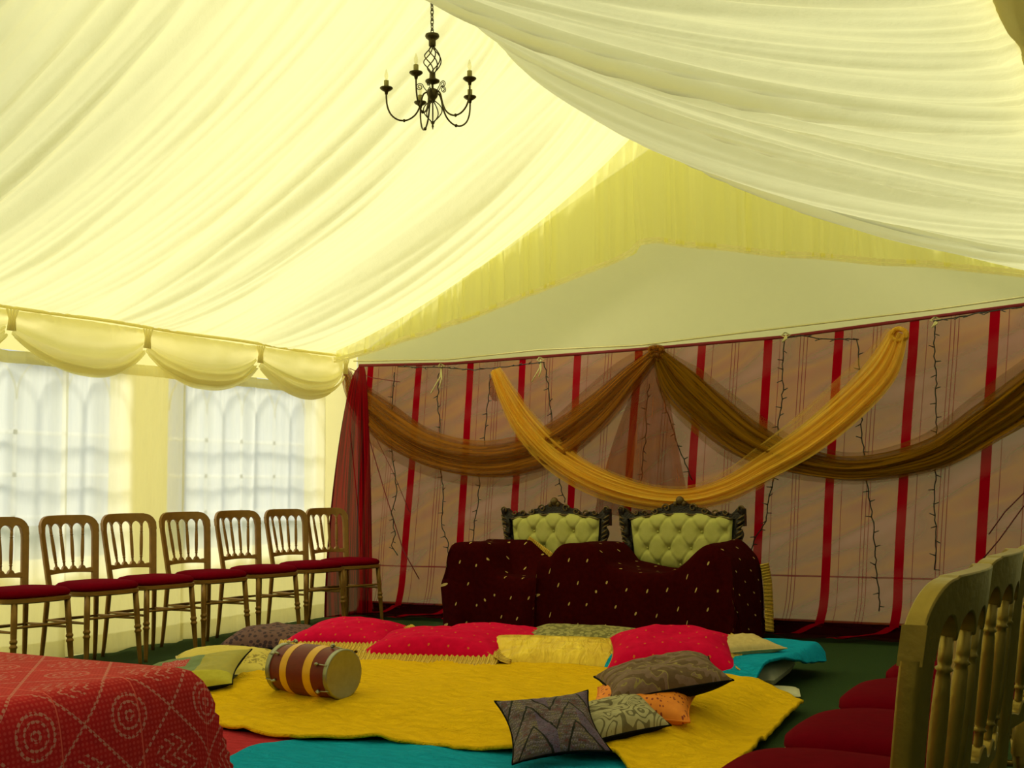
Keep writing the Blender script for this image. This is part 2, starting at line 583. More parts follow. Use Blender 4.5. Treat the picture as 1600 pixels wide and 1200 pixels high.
# left wall with two clear windows
WIN = [(4.04, 5.50), (6.02, 7.50)]
WZ0, WZ1 = 0.62, 1.90
b = MB()
segs = [YF] + [q for wv in WIN for q in wv] + [YB]
for k in range(0, len(segs), 2):
    a, c = segs[k], segs[k + 1]
    b.grid(np.array([[[XL, a, 0], [XL, a, ZE + 0.06]], [[XL, c, 0], [XL, c, ZE + 0.06]]]), None)
for a, c in WIN:
    b.grid(np.array([[[XL, a, 0], [XL, a, WZ0]], [[XL, c, 0], [XL, c, WZ0]]]))
    b.grid(np.array([[[XL, a, WZ1], [XL, a, ZE + 0.06]], [[XL, c, WZ1], [XL, c, ZE + 0.06]]]))
structure(b.build('wall_left', M_CANVAS, smooth=False), 'cream canvas side wall behind the voile curtains')
M = Mat('clear_window_film')
g = M.node('ShaderNodeBsdfGlossy'); g.inputs['Roughness'].default_value = 0.15
t = M.node('ShaderNodeBsdfTransparent'); t.inputs[0].default_value = (0.93, 0.97, 1.0, 1)
mx = M.node('ShaderNodeMixShader'); mx.inputs[0].default_value = 0.06
M.nt.links.new(t.outputs[0], mx.inputs[1]); M.nt.links.new(g.outputs[0], mx.inputs[2]); M.nt.links.new(mx.outputs[0], M.out.inputs[0])
M_FILM = M.m
M_BAR = lining_mat('white_window_bars', 'f8f8f4', 'ffffff', 0.85)
for k, (a, c) in enumerate(WIN):
    wroot = empty('window_%d' % (k + 1), (XL, (a + c) / 2, WZ0)); structure(wroot, 'clear arched marquee window behind the voile')
    MB().grid(np.array([[[XL, a, WZ0], [XL, a, WZ1]], [[XL, c, WZ0], [XL, c, WZ1]]])).build('pane', M_FILM, wroot, world=True, smooth=False)
    b = MB()
    n = 4
    for j in range(1, n):
        yy = a + (c - a) * j / n
        b.box((XL + 0.004, yy, (WZ0 + WZ1) / 2 - 0.1), (0.006, 0.028, WZ1 - WZ0 - 0.2))
    zz = WZ0 + 0.26
    for zz in (0.88, 1.14, 1.40):
        b.box((XL + 0.004, (a + c) / 2, zz), (0.006, c - a, 0.026))
    for j in range(n):
        y0, y1 = a + (c - a) * j / n, a + (c - a) * (j + 1) / n
        ym, hw = (y0 + y1) / 2, (y1 - y0) / 2
        arc = [(XL + 0.006, ym - hw + hw * (1 - math.cos(q)) , 1.60 + 0.24 * math.sin(q)) for q in np.linspace(0, PI / 2, 8)]
        arc2 = [(XL + 0.006, 2 * ym - p[1], p[2]) for p in arc][::-1]
        b.tube(arc + arc2[1:], 0.012, 6, flat=0.4)
    b.build('glazing_bars', M_BAR, wroot, world=True, smooth=False)

# ------------------------------------------------------------------ curtains along the left wall
M_CURT_THICK = lining_mat('cream_voile_overlap', 'ece3b0', 'fff0b4', 0.5)


def curtain(y0, y1, ztop, zbot, xw, seed, mat, nm, lab, fold=0.045, dens=11):
    ny = int((y1 - y0) / 0.008); nz = 50
    Y, T = np.meshgrid(np.linspace(y0, y1, ny), np.linspace(0, 1, nz), indexing='ij')
    a = vn(Y * dens * 0.45 + 0.25 * T * vn(Y * 2, seed), seed)
    c = vn(Y * dens + 0.4 * T, seed + 1)
    X = xw + fold * (0.35 + 0.65 * T) * a + fold * 0.45 * c + 0.006 * vn(Y * 45, seed + 2) * np.exp(-T * 12)
    Yd = Y + 0.03 * T * vn(Y * 3, seed + 3)
    Z = ztop + (zbot - ztop) * T + 0.012 * vn(Y * 3.5, seed + 4) * (T > 0.98)
    b = MB(); b.grid(np.stack([X, Yd, Z], -1), np.stack([Y, T], -1))
    o = b.build(nm, mat)
    bb = MB(); band = (T > 0.925)
    j0 = int(nz * 0.93)
    Pb = np.stack([X[:, j0:] + 0.002, Yd[:, j0:], Z[:, j0:]], -1)
    bb.grid(Pb).build('hem', mat, o, world=True)
    # gathered heading band
    Ph = np.stack([X[:, :3] + 0.012, Yd[:, :3], Z[:, :3] + 0.03], -1)
    MB().grid(Ph).build('heading', M_VAL, o, world=True)
    return tag(o, lab, 'curtain', 'voile curtains along the side wall')


curtain(3.0, 5.06, 1.85, 0.015, XL + 0.12, 41, M_SHEER, 'curtain', 'sheer ivory curtain over the window at the far left edge of the photo')
curtain(5.02, 6.08, 1.85, 0.015, XL + 0.11, 45, M_SHEER, 'curtain', 'ivory curtain hanging over the wall between the two windows')
curtain(6.05, 7.62, 1.85, 0.015, XL + 0.12, 52, M_SHEER, 'curtain', 'sheer ivory curtain over the window nearest the red backdrop', 0.04, 12)
curtain(-2.4, 3.05, 1.85, 0.015, XL + 0.12, 58, M_SHEER, 'curtain', 'ivory curtain continuing toward the camera out of the left edge')

# swag valance along the left eave
val = empty('swag_valance', (XL + 0.12, 5.0, 1.75))
tag(val, 'ivory scalloped swag valance under the roof edge above the curtains', 'valance')
nodes = [2.4, 3.50, 4.60, 5.66, 6.78, 7.82]
for k in range(len(nodes) - 1):
    a, c = nodes[k], nodes[k + 1]
    n, mth = 80, 44
    U, T = np.meshgrid(np.linspace(0, 1, n), np.linspace(0, 1, mth), indexing='ij')
    arch = np.clip(1 - np.abs(2 * U - 1) ** 2.2, 0, 1)
    ztop = ZE - 0.01
    drop = 0.155 + 0.20 * arch
    # cloth face for T<0.62, then rolled gathered lower edge
    g1 = vn(T * 7 + 3 * k, 20 + k) * 0.5 + vn(T * 16 + 5 * k + 0.6 * vn(U * 3, k), 21 + k) * 0.45
    gath = sstep(0.45, 0.75, T)
    X = XL + 0.14 + 0.05 * np.sin(T * PI) * arch + 0.045 * g1 * gath * (0.7 + arch) + 0.010 * vn2(U * 8, T * 5, 30 + k) + 0.03 * gath * arch
    X = X + 0.012 * vn(U * 26, 23 + k) * np.exp(-T * 9)
    Z = ztop - drop * T - 0.02 * arch * np.sin(U * PI * 1) * 0 + 0.014 * g1 * gath
    Yv = a + (c - a) * U + 0.04 * (U - 0.5) * (-gath) * (1 - arch)
    P = np.stack([X, Yv, Z], -1)
    MB().grid(P, np.stack([U, T], -1)).build('swag', M_VAL, val, world=True)
    Pb = np.stack([X[:, -9:] + 0.012 + 0.015 * np.sin(np.linspace(0, PI, 9))[None, :] * np.ones((n, 1)), Yv[:, -9:], Z[:, -9:] - 0.02], -1)
    MB().grid(Pb).build('swag_roll', M_VAL, val, world=True)
    bt = MB()
    for q in range(4):
        bt.tube([(XL + 0.165 + 0.006 * q, c - 0.03 + 0.02 * q, ztop), (XL + 0.175, c - 0.02 + 0.012 * q, ztop - 0.06), (XL + 0.17, c - 0.025 + 0.016 * q, ztop - 0.13)], [0.007, 0.006, 0.008], 6)
    bt.build('gather', M_VAL, val, world=True)
ps = [(XL + 0.160, y, ZE + 0.004 + 0.004 * math.sin(y * 5)) for y in np.linspace(2.4, 7.75, 60)]
MB().tube(ps, 0.011, 6).build('piping', M_VAL, val, world=True)

# ------------------------------------------------------------------ gable valance
topx = np.array([-5.98, -5.12, -4.44, -3.88, -3.28, -2.46, -1.68, -0.79, -0.45]); topz = np.array([2.16, 2.50, 2.84, 3.23, 3.66, 3.16, 2.77, 2.34, 2.2])
hemx = np.array([-5.98, -5.52, -5.12, -4.44, -4.01, -3.54, -3.38, -3.29, -3.15, -2.81, -2.15, -1.54, -0.79, -0.45]); hemz = np.array([2.09, 2.16, 2.23, 2.40, 2.51, 2.61, 2.67, 2.74, 2.75, 2.67, 2.53, 2.41, 2.26, 2.17])
nx_, nz_ = 900, 30
xs = np.linspace(-6.02, -0.45, nx_)
X, T = np.meshgrid(xs, np.linspace(0, 1, nz_), indexing='ij')
zt = np.interp(X, topx, topz) + 0.03; zb = np.interp(X, hemx, hemz) + 0.012 * vn(X * 3, 7)
pl = vn(X * 16, 8) * 0.6 + vn(X * 34, 9) * 0.4
Y = YG + 0.03 + 0.045 * pl * (0.8 + 0.4 * T) + 0.015 * vn2(X * 3, T * 2, 11)
Z = zt + (zb - zt) * T
Xd = X + 0.02 * vn(X * 7, 12) * np.sin(T * PI)
M = Mat('ivory_gable_voile')
M_GABLE = M.fabric(lin('f6ee98'), lin('fffc98'), 0.68, 0.74)
gv = MB().grid(np.stack([Xd, Y, Z], -1)).build('gable_valance', M_GABLE)
tag(gv, 'pleated pale yellow voile valance hanging under the gable roof line', 'valance')
bb = MB()
for off, wd in ((0.0, 0.022), (-0.026, 0.02)):
    Tm = np.linspace(0, 1, 4)
    Xh = np.repeat(xs[:, None], 4, 1)
    zz = np.interp(Xh, hemx, hemz) + 0.012 * vn(Xh * 3, 7) + 0.03 + off - wd * Tm[None, :]
    Yh = YG + 0.005 + 0.010 * vn(Xh * 9, 17) + 0.004 * vn(Xh * 40, 18)
    bb.grid(np.stack([Xh, Yh, zz], -1))
bb.build('hem_band', M_VAL, gv, world=True)

# ------------------------------------------------------------------ striped red backdrop
M = Mat('striped_red_organza')
u, v = M.uv()
per = 0.495
ph = (u + 6.0 - 0.0) * (1 / per)
fr = (ph + 0.5).fract() - 0.5          # 0 at a stripe centre
main = fr.abs().lt(0.062)
l1 = (ph - 0.46).fract().lt(0.011); l2 = (ph - 0.51).fract().lt(0.011); l3 = (ph - 0.56).fract().lt(0.011); l4 = (ph - 0.17).fract().lt(0.009)
line = l1.max(l2).max(l3).max(l4)
seam = (v - 0.40).abs().lt(0.006)
dn = M.noise_xy(u * 1.1 + v * 0.6, (v - u * 0.42) * 5.0, 1, 0.4, 0.0)
pat = M.ramp(dn, (0.30, lin('b25472')), (0.45, lin('9a3e4a')), (0.58, lin('b86036')), (0.74, lin('aa4c48')))
colr = M.mix(line.max(seam), pat, lin('84202c'))
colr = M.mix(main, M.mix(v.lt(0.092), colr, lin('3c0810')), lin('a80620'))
alpha = (main * 0.30 + line * 0.2 + seam * 0.2 + dn * 0.16 + 0.61)
M_ORG = M.fabric(colr, colr, 0.5, alpha)
zt_x = np.array([-6.26, -5.2, -3.51, -2.41, -0.85, 0.5]); zt_z = np.array([2.10, 2.05, 2.05, 2.06, 2.15, 2.2])
xs = np.linspace(-6.12, -0.46, 640)
# path: down the wall, then out over the carpet
vv = np.concatenate([np.linspace(0, 1, 60), np.linspace(1, 1.35, 22)[1:]])
X, T = np.meshgrid(xs, vv, indexing='ij')
ztop = np.interp(X, zt_x, zt_z)
zdown = np.where(T <= 1, ztop + (0.06 - ztop) * T, 0.06 - 0.045 * sstep(1.0, 1.12, T))
out = sstep(1.0, 1.35, T) * (0.33 + 0.07 * vn(X * 2.3, 3))
Y = YB - 0.07 + 0.008 * vn(X * 5 + 0.6 * T, 1) * T + 0.006 * vn2(X * 3 + T * 4, T * 5 - X, 21) - 0.008 * np.sin(np.clip(T, 0, 1) * PI) * (1 + vn(X * 1.3, 2)) - out + 0.012 * vn(X * 11 + T * 3, 4) * T
Y = np.minimum(Y, YB - 0.055)
zdown = zdown + np.where(T > 1, 0.014 * (1 + vn2(X * 6, T * 14, 6)), 0)
lean = 0.09 * (2.0 - zdown) + 0.35 * sstep(0.86, 1.35, T) ** 1.5 + 0.02 * vn2(X * 1.2, T * 2.5, 8)
U = X + lean
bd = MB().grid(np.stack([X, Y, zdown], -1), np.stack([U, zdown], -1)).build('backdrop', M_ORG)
tag(bd, 'sheer red and pink backdrop cloth with vertical crimson stripes', 'backdrop')
# top binding and gathered dark red corner
M_REDTAPE = simple('crimson_tape', '7d0a1a', 0.7)
MB().tube([(x, YB - 0.075, np.interp(x, zt_x, zt_z) + 0.0) for x in np.linspace(-6.12, -0.46, 60)], 0.012, 6, flat=0.5).build('top_binding', M_REDTAPE, bd, world=True)
M = Mat('bunched_crimson_organza')
u, v = M.uv()
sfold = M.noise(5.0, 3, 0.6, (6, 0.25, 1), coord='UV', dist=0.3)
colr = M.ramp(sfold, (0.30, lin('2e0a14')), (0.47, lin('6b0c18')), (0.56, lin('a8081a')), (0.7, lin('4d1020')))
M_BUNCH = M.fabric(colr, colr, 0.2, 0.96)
n = 90; mth = 50
U, T = np.meshgrid(np.linspace(0, 1, n), np.linspace(0, 1, mth), indexing='ij')
wdt = 0.05 + 0.46 * T ** 0.55 - 0.10 * T ** 3
cx = -5.97; cy = 7.98
ang = 0.9
X = cx + (U - 0.45) * wdt * 0.50 + 0.03 * vn(U * 9 + 0.5 * T, 44) * T
Y = cy - (1 - U) * wdt * 0.85 + 0.035 * vn(U * 10 + 0.5 * T, 45) * (0.2 + T)
Z = 2.06 - 2.045 * T
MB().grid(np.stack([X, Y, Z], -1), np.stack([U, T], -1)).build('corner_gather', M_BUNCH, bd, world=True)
# long creases pulled out of the corner
b = MB()
for pts, r in (([(545, 585), (575, 680), (600, 765), (630, 860), (655, 905)], 0.005), ([(540, 610), (552, 720), (562, 820), (572, 900), (585, 960)], 0.005),
               ([(548, 580), (590, 690), (615, 740), (640, 800)], 0.003), ([(545, 575), (580, 590), (625, 597)], 0.003)):
    pp = [at(px, py, 'y', YB - 0.10) for px, py in pts]
    b.tube(pp, r, 6, flat=0.5)
b.build('crease', simple('crimson_crease', '7a2030', 0.8), bd, world=True)
b = MB()
for pts, r in (([(1600, 790), (1560, 845), (1530, 880)], 0.004), ([(1600, 770), (1570, 800), (1545, 835)], 0.004)):
    pp = [at(px, py, 'y', YB - 0.10) for px, py in pts]
    b.tube(pp, r, 6, flat=0.5)
b.build('crease', simple('crimson_crease_right', '5a0f1c', 0.8), bd, world=True)

# cream cord the cloth is tied to
cord = MB()
pts = []
for x, z in zip((-6.15, -5.2, -4.35, -3.51, -2.41, -1.4, 0.2), (2.13, 2.08, 2.10, 2.075, 2.12, 2.16, 2.26)): pts.append((x, z))
xx = np.linspace(-6.15, -0.42, 80)
zz = np.interp(xx, [p[0] for p in pts], [p[1] for p in pts])
cord.tube([(a, YB - 0.11, c) for a, c in zip(xx, zz)], 0.006, 6)
cd = tag(cord.build('cord', M_ROPE), 'long cream cord stretched above the red striped backdrop', 'cord')
for (px, py, lng) in ((690, 572, 0.22), (845, 562, 0.17), (1228, 524, 0.05), (1462, 500, 0.05)):
    p = at(px, py, 'y', YB - 0.13)
    b = MB()
    b.tube([p + Vector((-0.03, 0, 0.0)), p + Vector((0, -0.02, 0.02)), p + Vector((0.03, 0, 0)), p + Vector((0, -0.012, -0.015))], 0.008, 6, closed=True)
    b.tube([p, p + Vector((0.0, -0.02, -lng * 0.4)), p + Vector((-lng * 0.42, -0.02, -lng))], 0.006, 6)
    b.tube([p, p + Vector((0.012, -0.02, -lng * 0.5)), p + Vector((-0.01, -0.02, -lng * 0.8))], 0.006, 6)
    b.build('tie', M_ROPE, cd, world=True)


# ------------------------------------------------------------------ organza swags
def organza(name, c1, c2, a0, a1):
    M = Mat(name)
    s1 = M.noise(3.0, 3, 0.5, (0.8, 3.2, 1), coord='UV', dist=0.7)
    s2 = M.noise(60, 2, 0.5)
    c = M.ramp(s1, (0.3, lin(c1)), (0.7, lin(c2)))
    return M.fabric(c, c, 0.45, s1 * (a1 - a0) + a0)


M_BROWN = organza('brown_organza', '804812', 'c0822e', 0.25, 1.0)
M_OLIVE = organza('olive_brown_organza', '74490a', 'a87818', 0.4, 1.15)
M_AMBER = organza('amber_organza', 'ecb42c', 'ffe068', 0.2, 1.1)
M_RUST = organza('rust_organza', '7c3a18', 'a05628', 0.3, 0.95)


NET = {'brown_organza': organza('brown_net', '7a4410', 'a86a24', 0.05, 0.75), 'olive_brown_organza': organza('olive_net', '74490a', 'a07018', 0.05, 0.75), 'amber_organza': organza('amber_net', 'e0a828', 'ffd860', 0.02, 0.6)}


def swag(name, center, width, y, mat, label, cat='drape', seed=0, layers=3, spread=1.0, n=140):
    """center: (px, py) run of the middle line, width in pixels; hangs on plane y in world"""
    pc = np.array([list(at(px, py, 'y', y)) for px, py in center])
    # smooth resample
    s = np.linspace(0, 1, len(pc)); ss = np.linspace(0, 1, n)

    def cr(vals):
        vals = np.asarray(vals, float); out = np.zeros((n,) + vals.shape[1:])
        m_ = len(vals)
        for q, t in enumerate(ss * (m_ - 1)):
            i = min(int(t), m_ - 2); f = t - i
            p0, p1, p2, p3 = vals[max(i - 1, 0)], vals[i], vals[i + 1], vals[min(i + 2, m_ - 1)]
            out[q] = 0.5 * ((2 * p1) + (-p0 + p2) * f + (2 * p0 - 5 * p1 + 4 * p2 - p3) * f * f + (-p0 + 3 * p1 - 3 * p2 + p3) * f ** 3)
        return out
    C = cr(pc)
    W = np.abs(cr(np.array(width)[:, None])[:, 0]) * 8.6 / F_PX
    tg = np.gradient(C, axis=0); tg /= np.linalg.norm(tg, axis=1)[:, None]
    nr = np.stack([-tg[:, 2], np.zeros(n), tg[:, 0]], -1)
    b = MB()
    for L in range(layers):
        k = 40
        V = np.linspace(-0.5, 0.5, k)
        Sg, Vg = np.meshgrid(ss, V, indexing='ij')
        sc = (1.0 - 0.18 * L) * (1 + 0.12 * vn(Sg * 4, seed + L))
        offv = (0.12 * L * vn(Sg * 2.5, seed + 7 + L))
        wv = Vg * sc + offv
        fold = 0.026 * vn(Vg * 6 + 1.2 * vn(Sg * 2.0, seed + 2), seed + 10 + L) + 0.006 * vn(Vg * 13 + Sg * 3, seed + 11 + L)
        P = C[:, None, :] + nr[:, None, :] * (wv * W[:, None])[..., None]
        P[..., 1] += -0.006 - 0.012 * L + fold * np.clip(W / 0.15, 0.3, 1.4)[:, None] - 0.02 * np.cos(Vg * PI) * np.clip(W / 0.3, 0, 1)[:, None]
        P[..., 1] = np.minimum(P[..., 1], YB - 0.13)
        b.grid(P, np.stack([Sg * 2 + L, Vg + L * 0.37], -1))
    o = b.build(name, mat)
    # a thin single layer of net spreading wider than the gathered folds
    V = np.linspace(-0.5, 0.5, 30)
    Sg, Vg = np.meshgrid(ss, V, indexing='ij')
    wv = Vg * (1.30 + 0.25 * vn(Sg * 3, seed + 20)) + 0.22 * vn(Sg * 2.2, seed + 21)
    P = C[:, None, :] + nr[:, None, :] * (wv * W[:, None])[..., None]
    P[..., 1] += -0.002 + 0.012 * vn(Vg * 8 + Sg * 2, seed + 22)
    P[..., 1] = np.minimum(P[..., 1], YB - 0.128)
    MB().grid(P, np.stack([Sg * 2, Vg], -1)).build('net_edge', NET[mat.name], o, world=True)
    return tag(o, label, cat, 'organza swags on the backdrop')


YS = YB - 0.155
swag('organza_swag', [(538, 578), (556, 618), (600, 660), (665, 698), (740, 716), (810, 712), (870, 690), (930, 645), (985, 590), (1025, 552)], [16, 45, 66, 58, 56, 62, 66, 58, 40, 20], YS, M_BROWN,
     'brown organza swag from the wall corner up to the central knot', seed=1)
swag('organza_swag', [(1030, 556), (1060, 600), (1110, 645), (1165, 685), (1225, 712), (1290, 728), (1340, 732), (1400, 725), (1470, 705), (1540, 662), (1600, 622), (1700, 540)], [24, 60, 62, 56, 42, 34, 34, 38, 46, 56, 60, 50], YS, M_OLIVE,
     'olive brown organza swag from the central knot out past the right edge', seed=5)
swag('organza_swag', [(775, 578), (795, 620), (825, 668), (870, 715), (930, 752), (1000, 775), (1070, 781), (1135, 765), (1200, 728), (1265, 685), (1330, 630), (1380, 575), (1405, 520)], [16, 30, 42, 48, 46, 38, 32, 36, 42, 48, 50, 46, 26], YS - 0.05, M_AMBER,
     'yellow organza swag hanging lowest across the middle of the backdrop', seed=9)
# knots
kn = MB()
p = at(1028, 552, 'y', YS)
for q in range(5):
    a = q * 1.3
    kn.tube([p + Vector((0.05 * math.cos(a + t), -0.03 + 0.02 * math.sin(2 * t + q), 0.03 * math.sin(a + t) + 0.01 * q - 0.02)) for t in np.linspace(0, 5, 14)], [0.014] * 14, 6)
tag(kn.build('organza_knot', M_BROWN), 'brown organza knot at the meeting point of the two brown swags', 'knot')
kn = MB()
p = at(1406, 524, 'y', YS - 0.05)
for q in range(6):
    a = q * 1.1
    kn.tube([p + Vector((0.045 * math.cos(a + t), -0.02 + 0.02 * math.sin(2 * t + q), 0.04 * math.sin(a + t))) for t in np.linspace(0, 5, 14)], [0.016] * 14, 6)
tag(kn.build('organza_knot', M_AMBER), 'yellow organza knot holding up the right end of the yellow swag', 'knot')
# hanging tail from the central knot
n = 80
U, T = np.meshgrid(np.linspace(0, 1, n), np.linspace(0, 1, 40), indexing='ij')
tp = at(1030, 560, 'y', YS + 0.06); bl = at(935, 800, 'y', YS + 0.06); br = at(1085, 800, 'y', YS + 0.06)
wx = (bl.x + (br.x - bl.x) * U)
X = tp.x + (U - 0.5) * 0.06 + (wx - tp.x - (U - 0.5) * 0.06) * T ** 0.75 - 0.02 * np.sin(T * PI)
Z = tp.z + (0.78 + 0.12 * np.abs(U - 0.5) - tp.z) * T
Y = YS + 0.01 + 0.02 * vn(U * 11, 33) * (0.2 + T)
tl = MB().grid(np.stack([X, np.minimum(Y, YB - 0.12), Z], -1), np.stack([T, U], -1)).build('organza_tail', M_RUST)
tag(tl, 'thin rust brown organza tail hanging below the central knot', 'drape')
p = at(772, 605, 'y', YB - 0.2)
U, T = np.meshgrid(np.linspace(-1, 1, 16), np.linspace(-1, 1, 16), indexing='ij')
X = p.x + 0.055 * U * np.sqrt(1 - T ** 2 / 2); Z = p.z + 0.11 * T * np.sqrt(1 - U ** 2 / 2)
Y = YB - 0.18 + 0.015 * vn2(U * 3, T * 3, 5)
tag(MB().grid(np.stack([X, Y, Z], -1)).build('organza_scrap', M_RUST), 'small tan organza end tucked behind the left end of the yellow swag', 'drape')

# ------------------------------------------------------------------ fairy lights
bulb_me = MB()
bulb_me.lathe([(0.0035, 0), (0.0035, 0.014), (0.0028, 0.016), (0.0028, 0.032), (0.0, 0.036)], seg=6)
proto_bulb = None


def fairy(pts, label, y=YB - 0.112, step=0.075, group='strings of fairy lights on the backdrop', seed=0):
    global proto_bulb
    P = [at(px, py, 'y', y) for px, py in pts]
    rr = random.Random(seed)
    fine = []
    for a, c in zip(P[:-1], P[1:]):
        L = (c - a).length; k = max(2, int(L / 0.03))
        for q in range(k): fine.append(a.lerp(c, q / k))
    fine.append(P[-1])
    wob = [p + Vector((rr.uniform(-.007, .007), rr.uniform(-.008, .004), rr.uniform(-.003, .003))) for p in fine]
    root = empty('fairy_light_string', (P[-1].x, P[-1].y, min(p.z for p in P)))
    tag(root, label, 'fairy lights', group)
    MB().tube(wob, 0.0042, 5).build('wire', M_WIRE, root, world=True)
    acc = 0; side = 1
    base = Vector(root.location)
    for a, c in zip(wob[:-1], wob[1:]):
        acc += (c - a).length
        if acc >= step:
            acc = rr.uniform(-0.02, 0.01)
            if proto_bulb is None:
                proto_bulb = bulb_me.build('bulb', M_BULBTIP, root); o = proto_bulb
            else:
                o = proto_bulb.copy(); COL.objects.link(o); o.parent = root
            d = Vector((side * rr.uniform(0.5, 1.0), -0.3, rr.uniform(-0.5, 0.4))).normalized()
            o.location = c - base
            o.rotation_euler = d.to_track_quat('Z', 'Y').to_euler()
            o.scale = (1.2, 1.2, 1.15)
            side = -side if rr.random() < 0.8 else side
    return root


fairy([(617, 582), (613, 620), (614, 660), (612, 700), (617, 740), (620, 775), (612, 800), (618, 835), (612, 852), (622, 868)], 'fairy light string nearest the wall corner', seed=1)
fairy([(685, 582), (684, 630), (688, 675), (686, 720), (693, 765), (691, 820), (700, 850), (702, 880)], 'fairy light string ending at the left armchair, second from the corner', seed=2)
fairy([(766, 585), (764, 620), (759, 660), (757, 690), (750, 740), (748, 780), (742, 815), (739, 848)], 'fairy light string crossing behind the left end of the yellow swag', seed=3)
fairy([(851, 566), (856, 600), (860, 640), (864, 670), (868, 725), (875, 755), (884, 785)], 'fairy light string above the carved crest of the left armchair', seed=4)
fairy([(1014, 600), (1010, 640), (1008, 690), (1003, 740), (1000, 780)], 'fairy light string hanging straight inside the brown tail', seed=5)
fairy([(1025, 590), (1045, 650), (1057, 690), (1072, 725), (1082, 750)], 'fairy light string slanting right inside the brown tail', seed=6)
fairy([(1227, 532), (1223, 570), (1224, 610), (1218, 650), (1214, 690), (1210, 740), (1203, 775), (1196, 815), (1176, 850), (1172, 890), (1176, 930), (1190, 952)], 'fairy light string dropping beside the right armchair', seed=7, step=0.045)
fairy([(1339, 530), (1343, 570), (1346, 620), (1346, 670), (1351, 720), (1356, 760), (1362, 800), (1366, 840), (1370, 890), (1374, 955)], 'fairy light string running down to the carpet in the open right half', seed=8)
fairy([(1460, 500), (1460, 550), (1463, 600), (1462, 660), (1463, 720), (1460, 780), (1462, 830), (1462, 890)], 'fairy light string nearest the right foreground chairs', seed=9)
fairy([(622, 573), (650, 574), (690, 574), (740, 578), (800, 572), (850, 566)], 'fairy lights running along the top edge left of the yellow swag', y=YB - 0.14, seed=10, step=0.06)
fairy([(1228, 528), (1250, 524), (1290, 530), (1340, 530)], 'fairy lights running along the top edge left of the yellow knot', y=YB - 0.14, seed=11, step=0.06)
fairy([(1458, 502), (1490, 497), (1530, 489), (1570, 483), (1598, 480)], 'fairy lights running along the top edge at the right edge of the photo', y=YB - 0.14, seed=12, step=0.05)

# ------------------------------------------------------------------ chiavari-like banquet chairs
W_T, W_B = 0.200, 0.172


def half_w(z): return W_B + (W_T - W_B) * min(1, max(0, (z - 0.44) / 0.33))


def chair_bend(y, z):
    return -0.205 - 0.075 * max(0, z - 0.44) / 0.44 - 0.038 * (1 - (y / 0.2) ** 2)


